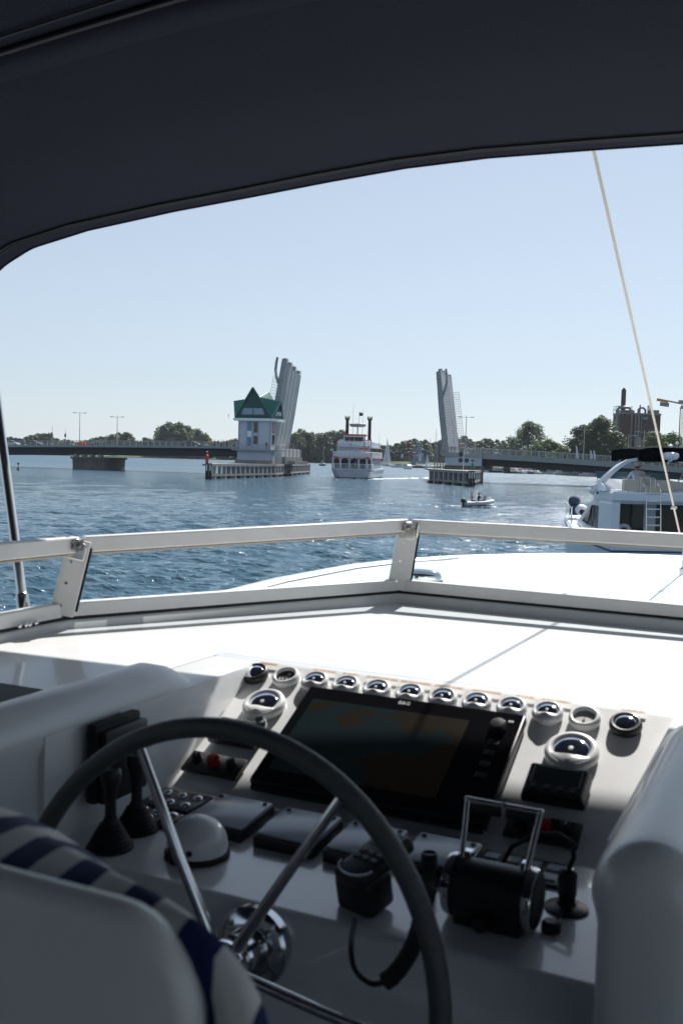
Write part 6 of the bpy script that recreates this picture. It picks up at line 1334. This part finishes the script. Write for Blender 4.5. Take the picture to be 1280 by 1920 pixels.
m = MB(); m.box(LD(128, 450, 4.5), (26, 12, 4), Matrix.Rotation(YAW-.1, 3, 'Z')); sh_ = m.build('quay_shed', mat('shed', (.30, .27, .22), .8, var=.2), None, label='long pale low shed below the brick plant', cat='shed')
# ================================================================== BRICK PLANT
pD = 540; po = LD((1190-640)/FPX*pD, pD, 1.2); pl2 = thing('industrial_plant', 'dark brick industrial plant with square chimney and rooftop pipes on the right bank', 'factory', po, (0, 0, YAW))
BRW = mat('dark_brick', (.050, .030, .032), .85, var=.25, vscale=.25); PIPE = mat('steel_pipe', (.15, .165, .18), .5, .2, var=.15, vscale=.4)
u_ = FPX/pD
def PX(px): return (px-1190)/u_
def PZ(px, py): return 4.6-1.2+(hzn(px)-py)/u_
def pbx(name, mt, x0, x1, y0, y1, z0, z1, par=None):
    m = MB(); m.box(((x0+x1)/2, (y0+y1)/2, (z0+z1)/2), (abs(x1-x0), y1-y0, abs(z1-z0))); return m.build(name, mt, par or pl2, local=True)
zt = PZ(1170, 777); zt2 = PZ(1215, 777)
wl = pbx('wall', BRW, PX(1155), PX(1186), 0, 14, 0, zt); wr_ = pbx('wall', BRW, PX(1193), PX(1230), 0, 14, 0, zt2); pbx('link', BRW, PX(1186), PX(1193), 3, 12, 0, zt-3)
pbx('parapet', PIPE, PX(1154), PX(1231), -.3, 14.3, zt, zt+.8)
ch = pbx('chimney', BRW, PX(1161.5), PX(1168.5), 5, 7, zt, PZ(1165, 730)); pbx('cap', BRW, PX(1163), PX(1167), 5.4, 6.6, PZ(1165, 730), PZ(1165, 727), ch)
for x0, x1 in ((1174, 1176.5), (1182, 1184), (1187, 1190), (1192.5, 1194)): pbx('duct', PIPE, PX(x0), PX(x1), -1.2, -.4, 8, zt)
pbx('sign_panel', PIPE, PX(1196), PX(1206), -.4, -.1, PZ(1200, 787), PZ(1200, 782))
m = MB()
for x in (1143, 1147, 1151):
    m.cyl((PX(x), 1, 0), (PX(x), 1, PZ(1147, 762)), .14, seg=5)
for z in range(6, int(PZ(1147, 762)), 3): m.cyl((PX(1143), 1, z), (PX(1151), 1, z), .12, seg=4); m.cyl((PX(1143), 1, z), (PX(1151), 1, z+3), .08, seg=4)
m.cyl((PX(1143), 1, PZ(1147, 762)), (PX(1177), 1, PZ(1177, 762)), .2, seg=5); m.cyl((PX(1177), 1, zt), (PX(1177), 1, PZ(1177, 762)), .15, seg=5); m.build('pipe_rack', PIPE, pl2, local=True)
m = MB(); m.tube([Vector((PX(a), .4, PZ(a, b))) for a, b in ((1149, 850), (1149, 800), (1149, 770), (1152, 765), (1160, 764), (1172, 765), (1174, 772))], .8, 10); m.build('big_pipe', PIPE, pl2, local=True, smooth=True)
pbx('plant_box', PIPE, PX(1157), PX(1183), 2, 9, zt+.8, PZ(1170, 769)); pbx('plant_box', PIPE, PX(1215), PX(1229), 2, 9, zt+.8, PZ(1220, 769))
m = MB(); m.tube([Vector((PX(a), 2, PZ(a, b))) for a, b in ((1190, 777), (1190, 768), (1193, 765), (1199, 765), (1203, 769), (1203, 777))], .6, 8); m.build('roof_pipe', PIPE, pl2, local=True, smooth=True)
for x, yt_ in ((1194, 759), (1209, 760), (1212.5, 758)): m = MB(); m.cyl((PX(x), 3, zt), (PX(x), 3, PZ(x, yt_)), .35, seg=8); m.build('vent_stack', TAR, pl2, local=True)
m = MB(); m.cyl((PX(1181), -8, 0), (PX(1181), -8, PZ(1181, 822)), 1.7, seg=14); m.cyl((PX(1181), -8, PZ(1181, 822)), (PX(1181), -8, PZ(1181, 819)), 1.7, .5, 14); m.build('silo', PIPE, None if False else pl2, local=True, smooth=True)
# ================================================================== TOWER CRANE
cD = 400; cu_ = FPX/cD; co_ = LD((1274-640)/FPX*cD, cD, 1.3); cr_ = thing('tower_crane', 'yellow-brown tower crane at the right edge with its counterweight arm pointing left', 'crane', co_, (0, 0, YAW))
CY = mat('crane_yellow', (.52, .25, .05), .6, var=.15, vscale=.5)
def CX(px): return (px-1274)/cu_
def CZ_(py): return 4.6-1.3+(875.7-py)/cu_
def lattice(m, p0, p1, w_, n, r=.07, up_=Vector((0, 1, 0))):
    p0 = Vector(p0); p1 = Vector(p1); d = (p1-p0).normalized(); a = up_.cross(d).normalized()*w_/2; b = d.cross(a).normalized()*w_/2; cs4 = [a+b, a-b, -a-b, -a+b]
    for c in cs4: m.cyl(p0+c, p1+c, r, seg=4)
    for i in range(n):
        q0 = p0.lerp(p1, i/n); q1 = p0.lerp(p1, (i+1)/n)
        for k in range(4): m.cyl(q0+cs4[k], q1+cs4[(k+1) % 4], r*.55, seg=3); m.cyl(q1+cs4[k], q1+cs4[(k+1) % 4], r*.5, seg=3)
m = MB(); lattice(m, (CX(1274), 0, 0), (CX(1274), 0, CZ_(768)), 1.7, 14, up_=Vector((0, 1, 0))); m.build('mast', CY, cr_, local=True)
m = MB(); m.box((CX(1273), 0, CZ_(764)), (2.2, 1.8, 1.4)); m.build('slewing_ring', CY, cr_, local=True)
m = MB(); P0 = Vector((CX(1222), 0, CZ_(750))); P1 = Vector((CX(1300), 0, CZ_(763))); dd_ = (P1-P0); m.box((P0+P1)/2, (dd_.length, .9, .5), Matrix.Rotation(-atan2(dd_.z, dd_.x), 3, 'Y')); m.box((CX(1232), 0, CZ_(753)), (4.4, 1.0, .9), Matrix.Rotation(.16, 3, 'Y')); m.build('counter_jib', CY, cr_, local=True)
m = MB(); m.box((CX(1236), 0, CZ_(760)), (3.4, 1.0, 1.5), Matrix.Rotation(.12, 3, 'Y')); m.build('counterweight', CONC, cr_, local=True)
m = MB(); m.box((CX(1266), -.6, CZ_(755)), (1.8, 1.4, 1.5)); m.build('cab', PALED, cr_, local=True)
m = MB(); lattice(m, (CX(1276), 0, CZ_(757)), (CX(1400), 0, CZ_(735)), 1.3, 16); m.build('jib', CY, cr_, local=True)
c = LD((1266-640)/FPX*380, 380, 1.3); o = thing('light_mast', 'tall dark mast with small lamps just left of the crane mast', 'mast', c, (0, 0, YAW))
m = MB(); m.cyl((0, 0, 0), (0, 0, 26), .28, .16, 8); m.build('pole', TAR, o, local=True)
for s_ in (-1, 1): m = MB(); m.box((s_*.8, 0, 14.5), (.9, .3, .35)); m.build('lamp', PALED, o, local=True)
for px in (1152, 952, 975): 
    pass
# ================================================================== HAZE
m = MB(); m.loft([[LD(a, d, z) for a, d in ((-3600, -60), (3600, -60), (3600, 4600), (-3600, 4600))] for z in (-2.0, 62.0)])
hz_ = bpy.data.materials.new('haze_air'); hz_.use_nodes = True; n = hz_.node_tree.nodes; n.remove(n['Principled BSDF']); pv = n.new('ShaderNodeVolumePrincipled')
pv.inputs['Color'].default_value = (.80, .88, 1, 1); pv.inputs['Density'].default_value = .00005; pv.inputs['Anisotropy'].default_value = .3
hz_.node_tree.links.new(pv.outputs[0], n['Material Output'].inputs['Volume']); m.build('haze', hz_, None, kind='stuff')
